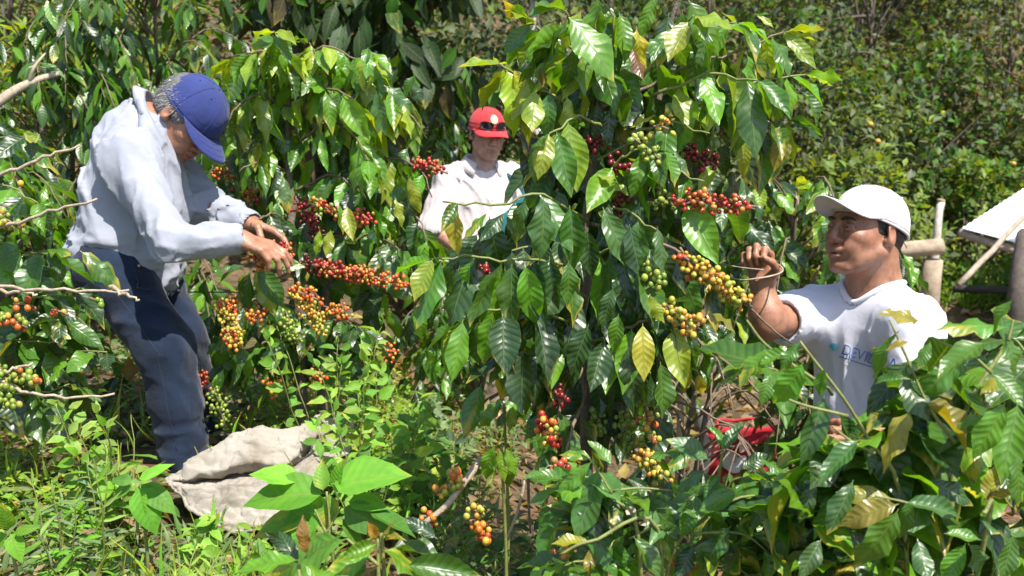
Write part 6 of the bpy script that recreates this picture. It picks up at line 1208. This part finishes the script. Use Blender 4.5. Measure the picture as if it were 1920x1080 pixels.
def seedling(name, px, py, d, lv, label, cat='coffee plant', stems=(), group='young coffee plants', kind='coffee', mat=None, matj=None, smat=None):
    g0 = P(px, py, d); g0[2] = min(G(g0[0], g0[1]), g0[2]); b = Plant(name, g0, label, cat, group, kind, mat, matj); b.far = kind
    b.stem([g0-V(0, 0, .02), (g0+P(px, py, d))/2+V(.01, 0, 0), P(px, py, d)], .005, .003, smat or M_GTWIG, 6)
    for q in stems: b.stem([P(x, y, d) for x, y in q], .0035, .002, smat or M_GTWIG, 6)
    for bx, by, tx, ty, c in lv: b.pleaf(bx, by, tx, ty, d, c, depj=.02)
    b.finish(); return b
seedling('coffee_seedling', 940, 838, 2.35, [(925, 835, 908, 902, BG), (946, 838, 974, 892, BG), (948, 842, 960, 922, BG), (935, 840, 945, 905, YG), (920, 836, 900, 880, (.45, .25, .03))], 'small bright coffee seedling with pointed leaves low in the centre')
seedling('coffee_seedling', 945, 760, 2.6, [(940, 750, 888, 800, BG), (962, 760, 956, 806, YG), (950, 770, 930, 800, MG)], 'tiny pale green seedling just under the hanging dark leaves')
seedling('coffee_seedling', 715, 1000, 1.65, [(712, 1010, 735, 975, OL), (708, 1010, 690, 980, (.40, .22, .03)), (720, 1015, 755, 1000, OL), (705, 1020, 640, 1045, BG), (715, 1030, 830, 1080, BG), (700, 1030, 600, 1090, BG), (650, 1010, 470, 1075, BG), (730, 1030, 840, 1030, MG), (690, 1040, 660, 1100, MG), (760, 1060, 900, 1075, MG), (560, 1040, 500, 1000, DG), (820, 1010, 760, 970, DG)], 'young coffee plant with a bronze growing tip at the bottom edge', stems=([(710, 1090), (708, 1010)], [(710, 1060), (650, 1010)]))
seedling('coffee_seedling', 560, 1060, 1.55, [(560, 1050, 440, 1060, BG), (565, 1050, 640, 1000, MG), (560, 1060, 520, 990, DG), (550, 1060, 480, 1100, YG), (570, 1060, 640, 1100, BG), (575, 1040, 560, 980, (.30, .17, .03))], 'young coffee plant with an orange leaf tip at the bottom left of centre')
# big pale broad-leaved weed beside the sack
PB = (.16, .38, .04)
seedling('broadleaf_weed', 612, 922, 2.25, [(612, 925, 452, 926, (.12, .31, .03)), (620, 908, 764, 884, (.16, .36, .035)), (606, 922, 602, 862, PB), (602, 925, 590, 990, PB), (618, 925, 612, 990, PB), (630, 925, 640, 862, PB), (640, 950, 742, 1000, (.08, .24, .03)), (600, 950, 520, 1010, (.10, .27, .03)), (650, 940, 730, 950, (.09, .25, .03)), (590, 960, 470, 1000, (.10, .27, .03)), (640, 970, 690, 1040, (.08, .22, .03)), (570, 970, 560, 1040, (.10, .28, .03)), (560, 905, 470, 880, PB), (690, 960, 780, 1000, (.07, .2, .03))],
         'broad-leaved pale green weed in front of the burlap sack', 'weed', ([(612, 1060), (618, 985), (612, 922)], [(612, 1000), (640, 950)], [(612, 1000), (590, 955)]), 'broad-leaved weeds', 'broad', M_SOFT, M_SOFTJ)
seedling('broadleaf_weed', 258, 905, 2.45, [(258, 900, 320, 862, PB), (262, 906, 332, 958, (.10, .29, .03)), (250, 905, 210, 935, (.09, .26, .03)), (255, 912, 300, 1000, (.10, .29, .03)), (250, 900, 205, 900, (.08, .22, .03)), (262, 915, 262, 975, PB)], 'smaller broad-leaved weed to the left of the burlap sack corner', 'weed', ([(258, 1000), (256, 905)],), 'broad-leaved weeds', 'broad', M_SOFT, M_SOFTJ)
seedling('broadleaf_weed', 20, 1010, 1.9, [(20, 1000, 38, 1050, BG), (15, 1000, -20, 1040, BG), (25, 1000, 70, 985, BG), (15, 995, 0, 950, BG)], 'round-leaved weed at the bottom left corner', 'weed', (), 'broad-leaved weeds', 'broad', M_SOFT, M_SOFTJ)
# leafy weeds with thin stems: each its own plant
def stalk_weed(px, d, h, label, n=9, leaf=.05, cols=((BG, 3), (LTG, 3)), lean=0.0, kind='small', spread=.5, nb=5):
    kind = R.choice(('small', 'narrow', 'small', 'tiny')) if px < 300 or px > 780 else kind
    g0 = gp(px, d); b = Plant('leafy_weed', g0, label, 'weed', 'thin-stemmed weeds', kind, M_SOFT, M_SOFTJ, 300); b.far = kind; b.avoid = [(300, 785, 600, 975, 2.98), W_LEG]
    for k in range(nb):
        top = g0+V(R.gauss(lean, .10), R.gauss(0, .08), h*R.uniform(.65, 1)); b.branch([g0+V(R.gauss(0, .03), R.gauss(0, .03), -.02), (g0+top)/2+V(R.gauss(0, .02), 0, 0), top], .0028, .0012, M_GTWIG, n, leaf, cols, .25, .2, 12, .8, .3, name='stem', up=V(.3, -.6, .7))
    b.finish()
WL = (((.16, .33, .03), 4), ((.22, .36, .05), 3), ((.10, .25, .03), 3))
stalk_weed(600, 3.2, .62, 'tall slender weed standing in front of the fruiting bush', 10, .055, WL, 0, nb=6)
stalk_weed(690, 3.1, .52, 'bushy weed with jagged leaves between the sack and the red cherries', 10, .065, WL, .03, nb=8)
stalk_weed(655, 2.85, .38, 'low leafy weed growing over the far end of the sack', 9, .06, WL, .05, nb=7)
stalk_weed(745, 3.0, .36, 'spreading weed right of the sack at the bare soil', 9, .06, ((MG, 3), (BG, 3)), .05, nb=6)
stalk_weed(430, 3.0, .26, 'creeping weed against the trouser leg of the bending man', 8, .05, WL, -.1, nb=4)
stalk_weed(180, 2.7, .42, 'leafy weed clump left of the trouser leg', 9, .06, ((BG, 3), ((.20, .33, .06), 4), (LTG, 2)), 0, nb=8)
stalk_weed(80, 2.35, .42, 'grey-stemmed leafy weed near the left edge', 9, .06, (((.20, .30, .07), 3), (BG, 3), ((.12, .20, .09), 3)), 0, nb=8)
stalk_weed(330, 2.3, .24, 'small weed in the grass below the sack corner', 8, .05, WL, 0, nb=6)
stalk_weed(820, 3.4, .30, 'dark leafy weed on the bare soil left of the central stem', 9, .07, ((MG, 4), (DG, 3)), 0, nb=6)
stalk_weed(860, 2.7, .30, 'feathery weed below the hanging branch left of the seedling', 9, .05, ((MG, 3), (LTG, 3)), 0, nb=7)
stalk_weed(1010, 2.7, .30, 'shaded weed beside the foot of the central stem', 8, .07, ((DG, 3), (MG, 3)), 0, nb=6)
stalk_weed(130, 1.75, .34, 'fine-leaved weed in the lower left corner', 10, .045, (((.20, .33, .05), 3), ((.25, .36, .07), 3), ((.12, .22, .07), 3)), 0, nb=10)
stalk_weed(240, 1.9, .30, 'fine-leaved weed left of the grass tuft at the bottom', 10, .045, (((.20, .33, .05), 3), ((.25, .36, .07), 3), ((.12, .22, .07), 3)), 0, nb=10)
# low weed carpet, grass and litter (uncountable)
KEEP = [(300, 785, 655, 975, 3.35), (215, 520, 405, 850, 3.3)]
LS = {'small': [], 'narrow': [], 'tiny': []}
for k in range(19000):
    y = 1.35+3.4*rs.rand()**1.1; x = rs.uniform(-.52*(y+.3)-.1, .0+.02*y)
    cov = noise3(np.array([[x*3, y*3, 0.]]), 7)[0]
    if cov < .40: continue
    kd = noise3(np.array([[x*2.6, y*2.6, 8.]]), 13)[0]+rs.normal()*.12; kn = 'small' if kd < .45 else 'narrow' if kd < .62 else 'tiny'
    hgt = .02+.26*noise3(np.array([[x*2.2, y*2.2, 3.]]), 9)[0]*rs.rand()
    if hits(V(x, y, G(x, y)+hgt), KEEP): continue
    tone = noise3(np.array([[x*1.7, y*1.7, 5.]]), 17)[0]
    cols = (((.16, .30, .03), 4), ((.20, .31, .06), 4), (YG, 2), ((.32, .17, .06), .6)) if tone > .5 else (((.13, .19, .08), 4), ((.10, .20, .04), 3), ((.17, .22, .11), 3), ((.30, .22, .12), 1.2))
    LS[kn].append((V(x, y, G(x, y)+hgt), nrm(rv()*V(1, 1, .45)+V(0, 0, .15 if kn != 'narrow' else .7)), V(0, -.2, 1)+rv()*.55, rs.uniform(.022, .055)*(1.5 if kn == 'narrow' else 1), jit(pick(cols), .35)))
for kn, lab in (('small', 'carpet of small oval-leaved weeds covering the left foreground'), ('narrow', 'patches of narrow-leaved weeds among the foreground carpet'), ('tiny', 'fine creeping weeds between the larger foreground weeds')):
    tag(leaf_mass('ground_weeds', LS[kn], M_SOFTJ, kn), lab, 'weeds', kind='stuff')
L = []
for k in range(2600):
    c = rs.rand()
    if c < .45: q = P(rs.normal(470, 110), rs.normal(1040, 45), 2.25); x, y = q[0], q[1]
    elif c < .75: y = rs.uniform(1.5, 3.6); x = rs.uniform(-.5*y, -.05)
    else: y = rs.uniform(3.2, 5.0); x = rs.uniform(-.7, .0)
    if hits(V(x, y, G(x, y)+.12), KEEP): continue
    L.append((V(x, y, G(x, y)+rs.uniform(-.02, .10)), nrm(V(rs.normal()*.6, rs.normal()*.6, 1.0)), rv()+V(0, -.4, .2), rs.uniform(.05, .19)*(1 if c < .75 else .6), jit(pick((((.16, .26, .03), 4), (YG, 2), (BG, 3), ((.30, .28, .08), 1.5))), .3)))
tag(leaf_mass('grass', L, M_SOFTJ, 'blade'), 'tufts of thin bright grass among the weeds', 'grass', kind='stuff')
L = []
for k in range(5200):
    y = rs.uniform(2.2, 9.5); x = rs.uniform(-.1*y-.3, .55*y)
    if rs.rand() < .3: x = rs.uniform(-.5*y, 0)
    L.append((V(x, y, G(x, y)+.012+rs.rand()*.03), nrm(rv()*V(1, 1, .3)), V(0, 0, 1)+rv()*.55, rs.uniform(.05, .13), jit(pick((((.20, .12, .07), 4), ((.30, .20, .12), 3), ((.12, .07, .045), 3), ((.35, .25, .08), 1))), .35)))
tag(leaf_mass('leaf_litter', L, M_SOFTJ, 'tiny'), 'dry brown fallen leaves scattered on the soil', 'leaf litter', kind='stuff')
L = []
for k in range(2500):
    y = rs.uniform(9.2, 11.5); x = rs.uniform(.2*y, .62*y)
    L.append((V(x, y, G(x, y)), nrm(V(rs.normal()*.5, rs.normal()*.5, 1)), rv()+V(0, -.4, .2), rs.uniform(.15, .4), jit(pick(((BG, 3), (LTG, 4), (MG, 2))), .3)))
tag(leaf_mass('terrace_grass', L, M_SOFTJ, 'blade'), 'green grass at the back of the bare terrace by the shed', 'grass', kind='stuff')
